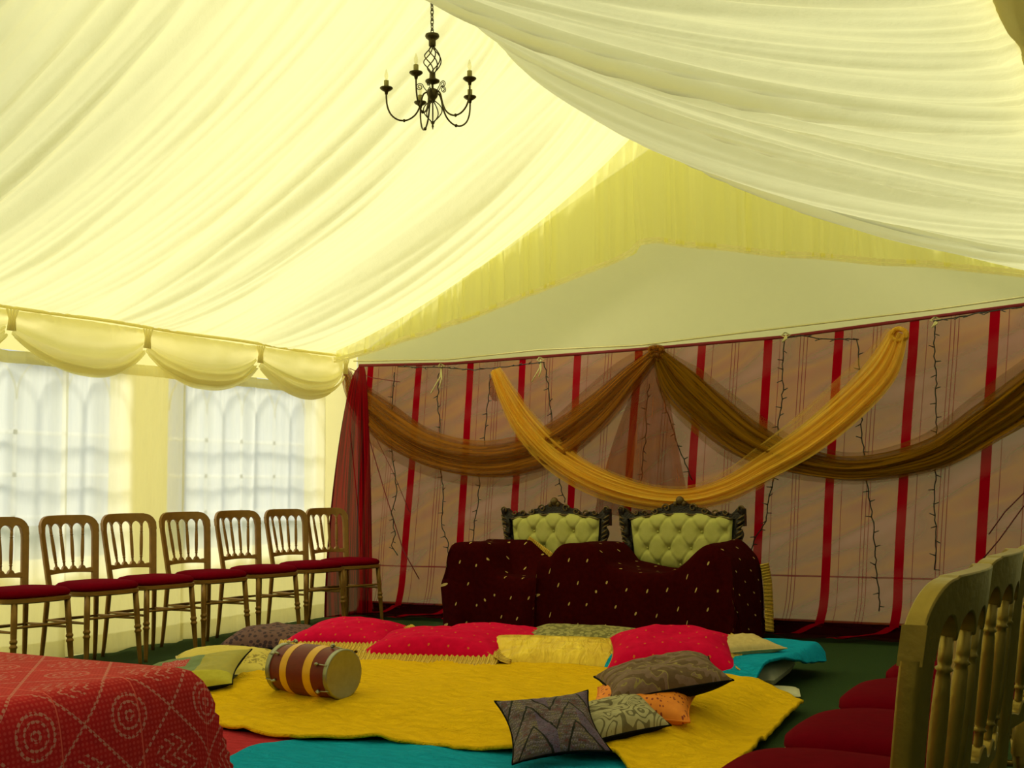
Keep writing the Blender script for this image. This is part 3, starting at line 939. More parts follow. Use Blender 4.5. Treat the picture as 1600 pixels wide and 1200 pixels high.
def make_chair(gold):
    root = empty('banquet_chair')
    # seat pad: rounded trapezoid
    def outline(a, sx, sy, e):
        c, s_ = math.cos(a), math.sin(a)
        x = sx * math.copysign(abs(c) ** e, c); y = sy * math.copysign(abs(s_) ** e, s_)
        y *= 1 + 0.09 * x / 0.2
        return x, y
    def slab(prof, sx, sy, e=0.62, seg=48):
        V = np.zeros((len(prof), seg, 3))
        for k, (g, z) in enumerate(prof):
            for j in range(seg):
                x, y = outline(2 * PI * j / seg, sx, sy, e)
                V[k, j] = (x * g + 0.0, y * g, z)
        return V
    b = MB(); base = slab([(0.0, .425), (0.93, .425), (1, .432), (1, .450), (0.95, .455), (0, .455)], 0.212, 0.212)
    b.grid(base, None, wrap_v=True, flip=True); b.build('seat_frame', gold, root, auto=50)
    b = MB(); prof = [(0.5, .452), (0.97, .453), (1.02, .465), (1.01, .480), (0.93, .494), (0.75, .503), (0.4, .508), (0.0, .509)]
    b.grid(slab(prof, 0.205, 0.205), None, wrap_v=True, flip=True); b.build('seat_cushion', M_SEAT, root)
    # front legs
    for s_ in (-1, 1):
        top = Vector((0.165, 0.165 * s_, 0.43)); bot = Vector((0.195, 0.185 * s_, 0.0))
        zs = [0, .02, .05, .12, .19, .196, .202, .21, .216, .222, .232, .238, .245, .33, .43]
        rs = [.0105, .0115, .0125, .015, .0165, .021, .021, .0155, .0155, .0205, .0205, .0155, .0165, .0175, .0165]
        b = MB(); b.tube([bot.lerp(top, z / 0.43) for z in zs], rs, 12); b.build('leg', gold, root)
    for s_ in (-1, 1):
        b = MB()
        pts = []
        for z in np.linspace(0, 0.46, 10):
            t = z / 0.46
            pts.append((-0.255 + (chair_bend(0.165, 0.46) + 0.255) * t ** 0.7, s_ * (0.185 - 0.02 * t), z))
        b.tube(pts, [.0115, .0125, .0135, .0145, .015, .0155, .016, .0165, .0165, .0165], 10); b.build('leg', gold, root)
    # back: two stiles
    bf = MB()
    for s_ in (-1, 1):
        zz = np.linspace(0.43, 0.79, 12)
        V = np.zeros((len(zz), 16, 3))
        for k, z in enumerate(zz):
            w = half_w(z); yc = s_ * (w - 0.0180); bx = chair_bend(yc, z)
            for q in range(16):
                a = 2 * PI * (q + 0.5) / 16
                ca_, sa_ = math.cos(a), math.sin(a)
                V[k, q] = (bx + 0.0134 * math.copysign(abs(ca_) ** 0.32, ca_), yc + 0.0184 * math.copysign(abs(sa_) ** 0.32, sa_), z)
                V[k, q, 0] += chair_bend(V[k, q, 1], z) - bx
        bf.grid(V, None, wrap_v=True)
    # crest with scalloped underside
    ys = np.linspace(-W_T + 0.0015, W_T - 0.0015, 97)
    ztopc, rr = 0.887, 0.070
    hi, lo = [], []
    spt = [-0.112, -0.0375, 0.0375, 0.112]
    inner = W_T - 0.036
    edges = [-inner] + spt + [inner]
    for y in ys:
        ay = abs(y)
        h = ztopc + 0.004 * (1 - (y / W_T) ** 2)
        if ay > W_T - rr:
            h = ztopc - rr + math.sqrt(max(0, rr ** 2 - (ay - (W_T - rr)) ** 2)) * 1.0
        hi.append(h)
        if ay >= inner: lo.append(0.786)
        else:
            for a, c in zip(edges[:-1], edges[1:]):
                if a <= y <= c:
                    t = (y - a) / (c - a); lo.append(0.800 + 0.040 * math.sqrt(max(0, 1 - (2 * t - 1) ** 2))); break
    bf.strip(ys, lo, hi, 0.026, 'yz', 0, chair_bend)
    bf.build('back_frame', gold, root, bevel=0.007, auto=45)
    # lower rail
    b = MB(); w2 = half_w(0.56) - 0.02
    ys = np.linspace(-w2, w2, 81)
    spb = [-0.088, -0.030, 0.030, 0.088]
    hi = []
    for y in ys:
        d = min(abs(y - q) for q in spb)
        hi.append(0.563 + (0.022 * math.sqrt(max(0, 1 - (d / 0.017) ** 2)) if d < 0.017 else 0.006 * abs(math.sin(y * 55))))
    b.strip(ys, [0.535 + 0.008 * math.cos(y / w2 * PI / 2) for y in ys], hi, 0.022, 'yz', 0, chair_bend)
    b.build('back_rail', gold, root, bevel=0.003, auto=45)
    for yt, yb in zip(spt, spb):
        zt, zb = 0.812, 0.575
        p1 = Vector((chair_bend(yt, zt), yt, zt)); p0 = Vector((chair_bend(yb, zb), yb, zb))
        ts = [0, .05, .10, .13, .145, .16, .19, .35, .5, .65, .78, .81, .825, .84, .87, 1]
        rs = [.0080, .0075, .0072, .0074, .0115, .0076, .0095, .0110, .0112, .0108, .0094, .0080, .0118, .0080, .0092, .0088]
        b = MB(); b.tube([p0.lerp(p1, t) for t in ts], rs, 10); b.build('spindle', gold, root)
    # stretchers
    def st(p, q, r=0.0085):
        p, q = Vector(p), Vector(q)
        b = MB(); b.tube([p.lerp(q, t) for t in (0, .1, .3, .5, .7, .9, 1)], [r * .75, r * .85, r * 1.05, r * 1.2, r * 1.05, r * .85, r * .75], 8); b.build('stretcher', gold, root)
    st((0.174, -0.170, 0.30), (0.174, 0.170, 0.30)); st((-0.232, -0.172, 0.27), (-0.232, 0.172, 0.27))
    st((0.176, -0.172, 0.275), (-0.232, -0.172, 0.275)); st((0.176, 0.172, 0.275), (-0.232, 0.172, 0.275))
    return root


ch = make_chair(M_GOLD_OLD)
left = [(-5.70, 4.47, -4), (-5.70, 4.97, -6), (-5.71, 5.44, -8), (-5.72, 5.94, -9), (-5.73, 6.47, -9), (-5.73, 6.99, -11), (-5.70, 7.42, -15)]
labL = ['gold banquet chair cut by the left photo edge, first along the side wall',
        'gold banquet chair second along the side wall from the left edge',
        'gold banquet chair third from left, in front of the wall between the windows',
        'gold banquet chair fourth from left, at the near edge of the second window',
        'gold banquet chair fifth from left, before the middle of the second window',
        'gold banquet chair sixth from left, overlapping the corner chair',
        'gold banquet chair in the corner against the red backdrop, last of the side row']
chairs = []
for k, (x, y, r) in enumerate(left):
    c = ch if k == 0 else copy_tree(ch)
    c.location = (x, y, 0); c.rotation_euler = (0, 0, math.radians(r))
    tag(c, labL[k], 'chair', 'banquet chairs along the side wall'); chairs.append(c)
ch2 = make_chair(M_GOLD_NEW)
right = [(1.70, 0), (2.15, 1), (2.62, -1), (3.10, 1), (3.58, 0), (4.06, -1)]
labR = ['shiny gold banquet chair nearest the camera at the right edge',
        'shiny gold banquet chair directly behind the nearest right hand chair',
        'gold banquet chair third from the camera in the right row',
        'gold banquet chair fourth from the camera in the right row',
        'gold banquet chair fifth from the camera in the right row',
        'gold banquet chair farthest from the camera in the right row']
for k, (y, r) in enumerate(right):
    c = ch2 if k == 0 else copy_tree(ch2)
    # chairs face the side wall; the back (local -x) is toward +x
    c.rotation_euler = (0, 0, PI + math.radians(r))
    c.location = (-0.29 - 0.28 - 0.01 * (k % 2), y, 0)
    tag(c, labR[k], 'chair', 'row of banquet chairs on the right')

# ------------------------------------------------------------------ chandelier
cpos = Vector((-3.24, 4.92, 2.84))
chn = empty('chandelier', cpos); tag(chn, 'five armed antique bronze chandelier hanging from the roof ridge', 'chandelier')
b = MB()
z0 = 0.50
for k in range(12):
    zc = z0 + 0.012 + k * 0.026
    rot = (k % 2) * PI / 2
    b.tube([(0.008 * math.cos(a) * math.cos(rot), 0.008 * math.cos(a) * math.sin(rot), zc + 0.019 * math.sin(a)) for a in np.linspace(0, 2 * PI, 12, endpoint=False)], 0.0028, 5, closed=True)
b.build('chain', M_IRON, chn)
MB().lathe([(0, .505), (.012, .505), (.035, .497), (.037, .488), (.033, .480), (.02, .470), (.018, .462), (.018, .438), (.012, .432), (0, .43)], seg=24).build('top_cup', M_IRON, chn)
b = MB()
for k in range(6):
    a0 = k * PI / 3
    pts = []
    for t in np.linspace(0, 1, 26):
        r = 0.010 + 0.036 * math.sin(PI * t) ** 1.2
        a = a0 + t * 2.6
        pts.append((r * math.cos(a), r * math.sin(a), 0.432 - 0.14 * t))
    b.tube(pts, 0.0032, 5)
b.build('twisted_cage', M_IRON, chn)
MB().lathe([(0, .295), (.015, .295), (.016, .27), (.022, .262), (.037, .255), (.037, .248), (.02, .240), (.006, .236), (.006, .215), (.013, .212), (.028, .205), (.030, .185), (.024, .168), (.014, .155), (.010, .14), (0, .135)], seg=24).build('body', M_IRON, chn)
b = MB()
for k in range(5):
    a = k * 2 * PI / 5 + 0.3
    ca, sa = math.cos(a), math.sin(a)
    pts = [(0.012 * ca + r * ca * 0, 0.012 * sa, 0.15) for r in (0,)]
    for t in np.linspace(0, 1, 16):
        r = 0.008 + 0.042 * math.sin(PI * min(1, t * 1.05))
        pts.append((r * ca, r * sa, 0.150 - 0.115 * t))
    b.tube(pts[1:], 0.003, 5)
b.tube([(0, 0, 0.14), (0, 0, 0.0)], [0.004, 0.003], 6)
b.lathe([(0, 0.045), (.009, .04), (.009, .03), (.004, .025), (.006, .015), (0, 0)], seg=10)
b.build('lower_loops', M_IRON, chn)
toward = Vector((0 - cpos.x, 0 - cpos.y, 0)).normalized(); rgt = Vector((-toward.y, toward.x, 0))
if rgt.dot(RT) < 0: rgt = -rgt
M = Mat('clear_bulb_glass')
g = M.node('ShaderNodeBsdfGlossy'); g.inputs['Roughness'].default_value = 0.05
t = M.node('ShaderNodeBsdfTransparent'); t.inputs[0].default_value = (0.95, 0.93, 0.8, 1)
mx = M.node('ShaderNodeMixShader'); mx.inputs[0].default_value = 0.15
M.nt.links.new(t.outputs[0], mx.inputs[1]); M.nt.links.new(g.outputs[0], mx.inputs[2]); M.nt.links.new(mx.outputs[0], M.out.inputs[0])
M_BULB = M.m
for k in range(5):
    a = math.radians(110 + 72 * k)
    d = rgt * math.cos(a) + toward * math.sin(a)
    def P_(r, z): return (d.x * r, d.y * r, z)
    arm = MB()
    prof = [(0.028, .195), (0.045, .185), (0.055, .160), (0.065, .120), (0.085, .080), (0.115, .055), (0.145, .046), (0.180, .052), (0.212, .078), (0.230, .12), (0.235, .165), (0.235, .195)]
    pr = []
    for i in range(len(prof) - 1):
        for q in range(3):
            f = q / 3
            p0, p1, p2, p3 = [np.array(prof[min(max(i + o, 0), len(prof) - 1)]) for o in (-1, 0, 1, 2)]
            pr.append(0.5 * (2 * p1 + (-p0 + p2) * f + (2 * p0 - 5 * p1 + 4 * p2 - p3) * f * f + (-p0 + 3 * p1 - 3 * p2 + p3) * f ** 3))
    pr.append(np.array(prof[-1]))
    arm.tube([P_(*p) for p in pr], 0.0045, 8)
    arm.lathe([(0, -.008), (.008, -.004), (.009, 0), (.008, .004), (0, .008)], P_(0.145, .046), (d.x, d.y, 0), 8)
    # scroll above the root of the arm
    sc_ = []
    for t in np.linspace(0, 1, 24):
        ang = t * 3.6 * PI; rr = 0.020 * (1 - t * 0.75)
        sc_.append(P_(0.066 - rr * math.cos(ang), 0.222 + rr * math.sin(ang)))
    arm.tube([P_(0.030, .20)] + sc_, 0.0024, 5)
    ar = arm.build('arm', M_IRON, chn)
    o = P_(0.235, 0.185)
    MB().lathe([(0, -.004), (.007, -.002), (.010, .012), (.026, .022), (.034, .030), (.033, .033), (.012, .027), (0, .027)], o, seg=20).build('drip_pan', M_IRON, ar)
    MB().lathe([(0, .027), (.0125, .027), (.0125, .070), (.006, .072), (0, .072)], o, seg=14).build('candle_sleeve', M_CANDLE, ar)
    MB().lathe([(0.004, .072), (.007, .078), (.0105, .092), (.009, .105), (.004, .122), (0, .132)], o, seg=12).build('bulb', M_BULB, ar)

# ------------------------------------------------------------------ carved armchairs
def tufted_panel(w0, w1, h, z0, ncol):
    """panel in xz plane facing -y, bottom width w0, top width w1"""
    nu, nv = 90, 60
    U, T = np.meshgrid(np.linspace(-1, 1, nu), np.linspace(0, 1, nv), indexing='ij')
    half = (w0 + (w1 - w0) * T ** 0.8) / 2
    X = U * half
    topb = 0.035 * (1 - U ** 2)
    Z = z0 + (h + topb) * T
    edge = (1 - np.abs(U) ** 6) * (1 - np.abs(2 * T - 1) ** 6)
    D = 0.055 * np.clip(edge, 0, 1) ** 0.5
    sx, sz = 0.165, 0.115
    dmin = np.full(X.shape, 9.0); 
    for r in range(-1, 5):
        for c in range(-5, 6):
            bx = (c + 0.5 * (r % 2)) * sx; bz = z0 + 0.03 + r * sz
            d = np.hypot(X - bx, (Z - bz)); dmin = np.minimum(dmin, d)
    D -= 0.028 * np.exp(-(dmin / 0.028) ** 2)
    p1 = (X / sx + (Z - z0 - 0.03) / (2 * sz)); p2 = (X / sx - (Z - z0 - 0.03) / (2 * sz))
    for p in (p1, p2):
        q = np.abs(p - np.round(p)) * sx
        D -= 0.009 * np.exp(-(q / 0.007) ** 2)
    D = np.maximum(D, 0.004)
    Y = -D
    b = MB(); b.grid(np.stack([X, Y, Z], -1), None, flip=False)
    btn = []
    for r in range(0, 4):
        for c in range(-3, 4):
            bx = (c + 0.5 * (r % 2)) * sx; bz = z0 + 0.03 + r * sz
            if abs(bx) < (w0 + (w1 - w0) * min(1, (bz - z0) / h)) / 2 - 0.05 and z0 + 0.02 < bz < z0 + h - 0.03: btn.append((bx, bz))
    return b, btn


def armchair(cx, width, back_w, label, lift=0.0):
    root = empty('carved_armchair', (cx, 7.60, 0)); tag(root, label, 'armchair', 'pair of carved armchairs')
    hw = width / 2
    b = MB().box((0, 0.04, 0.23), (width - 0.22, 0.50, 0.20)); b.build('seat_base', M_CARVED, root, bevel=0.02)
    U, T = np.meshgrid(np.linspace(-1, 1, 24), np.linspace(-1, 1, 24), indexing='ij')
    b = MB(); b.grid(np.stack([U * (hw - 0.12), T * 0.26, 0.33 + 0.045 * ((1 - U ** 6) * (1 - T ** 6)) ** 0.4], -1)); b.build('seat_cushion', M_GREENV, root)
    for sx in (-1, 1):
        for sy in (-1, 1):
            MB().tube([(sx * (hw - 0.12), sy * 0.25, 0.16), (sx * (hw - 0.10), sy * 0.27, 0.10), (sx * (hw - 0.12), sy * 0.28, 0.04), (sx * (hw - 0.09), sy * 0.30, 0.0)], [.035, .032, .02, .026], 10).build('leg', M_CARVED, root)
        arm = MB().tube([(sx * (hw - 0.06), 0.30, 0.56), (sx * (hw - 0.04), 0.1, 0.565), (sx * (hw - 0.03), -0.12, 0.56), (sx * (hw - 0.05), -0.20, 0.52), (sx * (hw - 0.06), -0.22, 0.42), (sx * (hw - 0.08), -0.20, 0.30)], [.035, .042, .045, .042, .035, .03], 12)
        arm.box((sx * (hw - 0.07), 0.05, 0.38), (0.06, 0.44, 0.26))
        arm.build('arm', M_CARVED, root)
    # back
    by = 0.30
    pb, btn = tufted_panel(back_w * 0.72, back_w * 0.80, 0.36, 0.445, 4)
    back = MB()
    for V in pb.v: V[:, 1] += by
    pan = pb.build('back_panel', M_GREENV, root)
    for bx, bz in btn:
        MB().lathe([(0, -.004), (.009, -.002), (.010, .002), (.006, .006), (0, .007)], (bx, by - 0.026, bz), (0, -1, 0), 10).build('button', M_GREENV, pan)
    fr = MB(); hb = back_w / 2
    # solid rear board
    fr.strip(np.linspace(-hb * 0.86, hb * 0.86, 20), [0.40] * 20, [0.80 + 0.03 * (1 - (x / hb) ** 2) for x in np.linspace(-hb, hb, 20)], 0.03, 'xz', by + 0.03)
    # crest board
    xs = np.linspace(-hb * 0.98, hb * 0.98, 121)
    def ztop(x):
        a = abs(x) / hb
        z = 0.835 + 0.075 * math.exp(-(a / 0.36) ** 2 * 1.2) + 0.012 * math.sin(a * 22) * (a > 0.3)
        z += 0.030 * math.exp(-((a - 0.90) / 0.10) ** 2)
        z += 0.022 * math.exp(-(a / 0.07) ** 2)
        return z
    def zbot(x):
        a = abs(x) / hb
        return 0.795 + 0.035 * max(0, (1 - (a / 0.8) ** 2)) - 0.004 * math.sin(a * 30) * (a < 0.8) - 0.05 * (a > 0.88)
    fr.strip(xs, [zbot(x) for x in xs], [ztop(x) for x in xs], 0.045, 'xz', by + 0.01)
    for sx in (-1, 1):
        # side posts, leaning inward toward the seat
        zz = np.linspace(0.42, 0.86, 40)
        pts = [(sx * (hb * (0.80 + 0.13 * ((z - 0.42) / 0.44)) + 0.010 * math.sin(z * 40)), by + 0.0, z) for z in zz]
        fr.tube(pts, [0.026 + 0.006 * math.sin(z * 75) for z in zz], 10)
    fr.build('back_frame', M_CARVED, root, auto=60)
    # carving in relief: finial, scrolls and leaves
    cv = MB()
    cv.lathe([(0, -.03), (.020, -.024), (.030, -.005), (.028, .012), (.016, .026), (0, .030)], (0, by - 0.01, 0.925), (0, -0.4, 1), 14)
    for sx in (-1, 1):
        cv.lathe([(0, -.02), (.014, -.012), (.016, .008), (0, .02)], (sx * 0.032, by - 0.015, 0.902), (0, -0.4, 1), 10)
        for (x0_, z0_, r0, turns, dirn) in ((0.10, 0.872, 0.030, 2.2, 1), (0.185, 0.852, 0.026, 2.2, -1), (0.26, 0.835, 0.024, 2.0, 1), (0.335, 0.842, 0.022, 2.0, -1), (hb * 0.93, 0.862, 0.024, 2.4, 1)):
            if x0_ > hb: continue
            pts = []
            for t in np.linspace(0, 1, 26):
                an = t * turns * PI * dirn; r_ = r0 * (1 - 0.78 * t)
                pts.append((sx * (x0_ + r_ * math.cos(an)), by - 0.022, z0_ + r_ * math.sin(an)))
            cv.tube(pts, [0.0075 * (1 - 0.5 * t) for t in np.linspace(0, 1, 26)], 6)
        for z in np.arange(0.50, 0.84, 0.034):
            xx_ = sx * (hb * (0.80 + 0.13 * ((z - 0.42) / 0.44)) + 0.014)
            cv.tube([(xx_ - sx * 0.026, by - 0.03, z - 0.014), (xx_, by - 0.036, z), (xx_ + sx * 0.020, by - 0.018, z + 0.018)], [0.004, 0.009, 0.004], 6)
        cv.tube([(sx * t * hb * 0.8, by - 0.02, 0.792 + 0.035 * (1 - t * t)) for t in np.linspace(0, 1, 20)], 0.007, 6)
    cv.build('carving', M_CARVED_GOLD, root)
    return root


armchair(-4.13, 0.94, 0.92, 'carved dark wood armchair with green tufted back, the left one of the pair')
armchair(-3.13, 0.98, 0.96, 'carved dark wood armchair with green tufted back, the right one of the pair')


# throws: a sheet over arms and seat, then straight down the front
def throw(x0, x1, ytop_back, yfront, zprof, label, name='throw', left_skirt=True, right_skirt=True, seed=0, back=None):
    step = 0.014
    width = x1 - x0; sk = 0.62
    us = np.arange(-sk if left_skirt else 0, width + (sk if right_skirt else 0) + step, step)
    dep = ytop_back - yfront
    vs = np.arange(0, dep + 0.66, step)
    U, Vv = np.meshgrid(us, vs, indexing='ij')
    du = np.maximum(0, np.maximum(-U, U - width)); dv = np.maximum(0, Vv - dep)
    xc = x0 + np.clip(U, 0, width); yc = ytop_back - np.minimum(Vv, dep)
    zt = zprof(xc, yc)
    if back is not None: zt = np.maximum(zt, back(xc, yc))
    drop = np.maximum(du, dv) + 0.25 * np.minimum(du, dv)
    side = np.where(U < 0, -1.0, 1.0)
    rd = np.exp(-drop / 0.04)
    hang = np.clip(drop / 0.30, 0, 1)
    X = xc + side * (du > 0) * (0.028 * (1 - rd) + 0.02 * hang) + 0.015 * (dv > 0) * hang * vn(U * 9, seed)
    Y = yc - (dv > 0) * (0.03 * (1 - np.exp(-dv / 0.04)) + 0.03 * np.clip(dv / 0.5, 0, 1) + 0.032 * hang * vn(U * 7 + 0.7 * vn2(U * 2, Vv * 2, seed + 3), seed + 1)) - 0.016 * (du > 0) * hang * vn(Vv * 8, seed + 2)
    X = X + side * (du > 0) * 0.018 * hang * vn(Vv * 9 + U, seed + 4)
    Z = np.maximum(zt - drop * 1.0 + 0.012 * vn2(U * 5, Vv * 5, seed + 5) + 0.006, 0.006)
    b = MB(); b.grid(np.stack([X, Y, Z], -1), np.stack([U, Vv], -1), flip=True)
    o = b.build(name, M_THROW)
    tag(o, label, 'throw', 'maroon throws over the armchairs')
    return o, X, Y, Z


def z1(x, y):
    arm = 0.635 - 0.22 * ((x + 4.56) / 0.30) ** 2 * 0.4
    s_ = sstep(-4.46, -4.26, x)
    z = arm * (1 - s_) + (0.395) * s_
    s2 = sstep(-3.98, -3.90, x)
    return z * (1 - s2) + 0.50 * s2


def back1(x, y):
    # cloth climbs the lower back: a slanting edge that falls to the right
    lim = 0.635 - 0.255 * np.clip((x + 4.28) / 0.36, 0, 1)
    return 0.40 + (lim - 0.40) * sstep(7.52, 7.80, y)


t1, X1, Y1, Z1 = throw(-4.66, -3.86, 7.82, 7.32, z1, 'maroon throw with gold motifs over the left armchair, seat hollow showing', seed=3, right_skirt=False, back=back1)


def z2(x, y):
    h = 0.44 + 0.20 * np.exp(-((x + 3.64) / 0.22) ** 4) + 0.205 * np.exp(-((x + 2.69) / 0.17) ** 2 * 1.0) * 1.0
    fx = (x + 3.06) / 0.45
    h = np.maximum(h, 0.44 + 0.10 * np.clip(fx, -1, 1) ** 2)
    return h


t2, X2, Y2, Z2 = throw(-3.90, -2.56, 7.80, 7.27, z2, 'maroon throw with gold motifs stretched from arm to arm of the right armchair', seed=11)
# gold borders of the throws
M_GB = M_GOLDFRINGE


def ribbon(pts, w, nrm, name, parent, mat=M_GB, world=True, n=60):
    P = np.array([list(p) for p in pts], float)
    s = np.linspace(0, 1, len(P)); ss = np.linspace(0, 1, n)
    C = np.stack([np.interp(ss, s, P[:, k]) for k in range(3)], -1)
    tg = np.gradient(C, axis=0); tg /= np.linalg.norm(tg, axis=1)[:, None] + 1e-9
    nr = np.array(nrm, float); wd = np.cross(tg, nr); wd /= np.linalg.norm(wd, axis=1)[:, None] + 1e-9
    tv = np.linspace(-0.5, 0.5, 5)
    G = C[:, None, :] + wd[:, None, :] * (tv * w)[None, :, None] + nr[None, None, :] * (0.006 + 0.004 * np.sin(np.arange(n) * 2.1))[:, None, None]
    L = np.linalg.norm(np.diff(P, axis=0), axis=1).sum()
    uu, v_ = np.meshgrid(ss * L, tv + 0.5, indexing='ij')
    return MB().grid(G, np.stack([uu, v_], -1)).build(name, mat, parent, world=world, solid=0.003)


ribbon([(-4.30 + 0.40 * t, 7.795 - 0.02 * t, 0.648 - 0.245 * t) for t in (0, .1, .25, .5, .75, 1)], 0.045, (0, -1, 0.1), 'gold_border', t1)
ribbon([at(708, 880, 'y', 7.34), at(706, 900, 'y', 7.35), at(714, 930, 'y', 7.34), at(713, 950, 'y', 7.34), at(720, 985, 'y', 7.33)], 0.055, (-0.1, -1, 0), 'gold_border', t1)
ribbon([(-2.50, 7.78, 0.50), (-2.485, 7.79, 0.38), (-2.475, 7.77, 0.22), (-2.46, 7.72, 0.06)], 0.07, (0.8, -0.6, 0), 'gold_border', t2)

# ------------------------------------------------------------------ blankets and mattresses on the floor
def coons(near, right, far, left, nu=150, nv=120):
    def rs(p, n):
        p = np.array(p, float); d = np.r_[0, np.cumsum(np.linalg.norm(np.diff(p, axis=0), axis=1))]; d /= d[-1]
        s = np.linspace(0, 1, n); return np.stack([np.interp(s, d, p[:, k]) for k in range(p.shape[1])], -1)
    N, Fr = rs(near, nu), rs(far, nu); L, R = rs(left, nv), rs(right, nv)
    u = np.linspace(0, 1, nu)[:, None, None]; v = np.linspace(0, 1, nv)[None, :, None]
    P = (1 - v) * N[:, None] + v * Fr[:, None] + (1 - u) * L[None] + u * R[None] - ((1 - u) * (1 - v) * N[0] + u * (1 - v) * N[-1] + (1 - u) * v * Fr[0] + u * v * Fr[-1])
    return P[..., 0], P[..., 1]


def blanket(name, near, right, far, left, zf, mat, label, th=0.014, seed=0, wr=0.010, nu=170, nv=130):
    X, Y = coons(near, right, far, left, nu, nv)
    Z = zf(X, Y) + wr * (vn2(X * 3.2 + 0.6 * Y, Y * 5, seed) + 0.6 * vn2(X * 8 + 2 * Y, Y * 11, seed + 1) + 0.25 * vn2(X * 20, Y * 24, seed + 2)) + wr
    o = MB().grid(np.stack([X, Y, Z], -1), np.stack([X, Y], -1)).build(name, mat, solid=-th)
    if label: tag(o, label, 'blanket', 'blankets spread on the floor')
    return o


def slab_mat(name, x0, x1, y0, y1, z1_, label, mat=M_WHITE, rot=0, z0_=0.0):
    nu, nv = 40, 40
    U, V = np.meshgrid(np.linspace(-1, 1, nu), np.linspace(-1, 1, nv), indexing='ij')
    hx, hy = (x1 - x0) / 2, (y1 - y0) / 2
    P = []
    for sgn in (1, -1):
        e = np.clip((1 - np.abs(U) ** 8) * (1 - np.abs(V) ** 8), 0, 1) ** 0.45
        X = U * hx; Y = V * hy; Z = (z1_ - z0_) / 2 + sgn * (z1_ - z0_) / 2 * e + 0.004 * sgn * vn2(X * 5, Y * 5, 3) * e
        P.append(np.stack([X, Y, Z], -1))
    b = MB(); b.grid(P[0]); b.grid(P[1], flip=True)
    o = b.build(name, mat, origin=(0, 0, 0)); o.location = ((x0 + x1) / 2, (y0 + y1) / 2, z0_); o.rotation_euler = (0, 0, math.radians(rot))
    tag(o, label, 'mattress')
    return o


slab_mat('mattress', -4.0, -2.0, 4.25, 5.35, 0.07, 'thin mattress lying under the large yellow blanket')


def zy(x, y):
    s1 = sstep(-1.50, -1.86, x) if False else 1 - sstep(-1.88, -1.58, x)
    s2 = 1 - sstep(0, 1, (4.30 - y) / 0.28)
    return 0.020 + 0.062 * s1 * np.clip(s2, 0, 1) + 0.012 * np.exp(-((x + 1.42) / 0.08) ** 2)


def fl(px, py, z=0.03):
    p = at(px, py, 'z', z); return (p.x, p.y)


near_edge = [fl(*q) for q in ((200, 1110), (320, 1128), (400, 1146), (470, 1153), (560, 1153), (640, 1158), (720, 1168), (860, 1175), (960, 1184), (1000, 1215), (1060, 1290))]
blanket('blanket', near_edge,
        [near_edge[-1], fl(1110, 1240), fl(1150, 1202), fl(1190, 1164), fl(1225, 1130), fl(1256, 1104)],
        [(-4.12, 5.35), (-3.3, 5.50), (-2.6, 5.52), (-2.0, 5.62), (-1.62, 5.40), fl(1256, 1104)],
        [near_edge[0], (-4.1, 4.2), (-4.15, 4.6), (-4.12, 5.35)], zy, M_YELLOW, 'large yellow fleece blanket spread across the floor under the drum', seed=1, wr=0.017)
blanket('blanket', [fl(300, 1300), (-2.1, 2.5), fl(1030, 1300)], [fl(1030, 1300), fl(1000, 1230), fl(975, 1176)],
        [fl(330, 1188), fl(400, 1160), fl(470, 1150), fl(700, 1150), fl(975, 1160), fl(975, 1176)], [fl(300, 1300), fl(330, 1188)],
        lambda x, y: 0.004 + 0.0 * x, M_TURQ, 'turquoise fleece blanket in the foreground along the bottom edge', seed=5, wr=0.006, th=0.008)
blanket('blanket', [(-4.1, 2.6), (-3.02, 2.6)], [(-3.02, 2.6), (-2.98, 3.3), (-2.85, 3.85)], [(-4.0, 3.85), (-2.85, 3.85)], [(-4.1, 2.6), (-4.0, 3.85)],
        lambda x, y: 0.001 + 0.0 * x, M_PINK, 'pink fleece blanket corner showing between the yellow and turquoise ones', seed=8, wr=0.003, th=0.006)
# far side
slab_mat('mattress', -4.35, -2.75, 5.62, 6.55, 0.10, 'flat mattress under the red cushions before the armchairs')
blanket('blanket', [(-4.45, 5.50), (-3.5, 5.55), (-2.6, 5.58)], [(-2.6, 5.58), (-2.65, 6.1), (-2.65, 6.62)], [(-4.40, 6.72), (-3.5, 6.68), (-2.65, 6.62)], [(-4.45, 5.50), (-4.50, 6.1), (-4.40, 6.72)],
        lambda x, y: 0.02 + 0.085 * sstep(-4.45, -4.3, x) * sstep(5.50, 5.64, y) * (1 - sstep(6.52, 6.64, y)), M_PINK, 'pink blanket over the far mattress behind the red cushions', seed=12, wr=0.006)
slab_mat('mattress', -2.56, -1.86, 5.76, 6.36, 0.115, 'white mattress end showing under the turquoise blanket beside the carpet', rot=6)
slab_mat('mattress', -2.32, -1.66, 5.50, 5.72, 0.045, 'thin white mattress corner on the carpet below the turquoise blanket', rot=18)
blanket('blanket', [(-2.62, 5.50), (-2.2, 5.42), (-1.84, 5.36)], [(-1.84, 5.36), (-1.80, 5.70), (-1.76, 6.12), (-1.74, 6.40)], [(-2.60, 6.60), (-2.1, 6.62), (-1.80, 6.56), (-1.74, 6.40)], [(-2.62, 5.50), (-2.62, 6.1), (-2.60, 6.60)],
        lambda x, y: 0.02 + 0.128 * (1 - 0.8 * sstep(-1.80, -1.72, x)) * sstep(5.40, 5.62, y) * (1 - sstep(6.42, 6.62, y)), M_TURQ, 'turquoise fleece blanket heaped over the mattress beyond the yellow one', seed=15, wr=0.010)


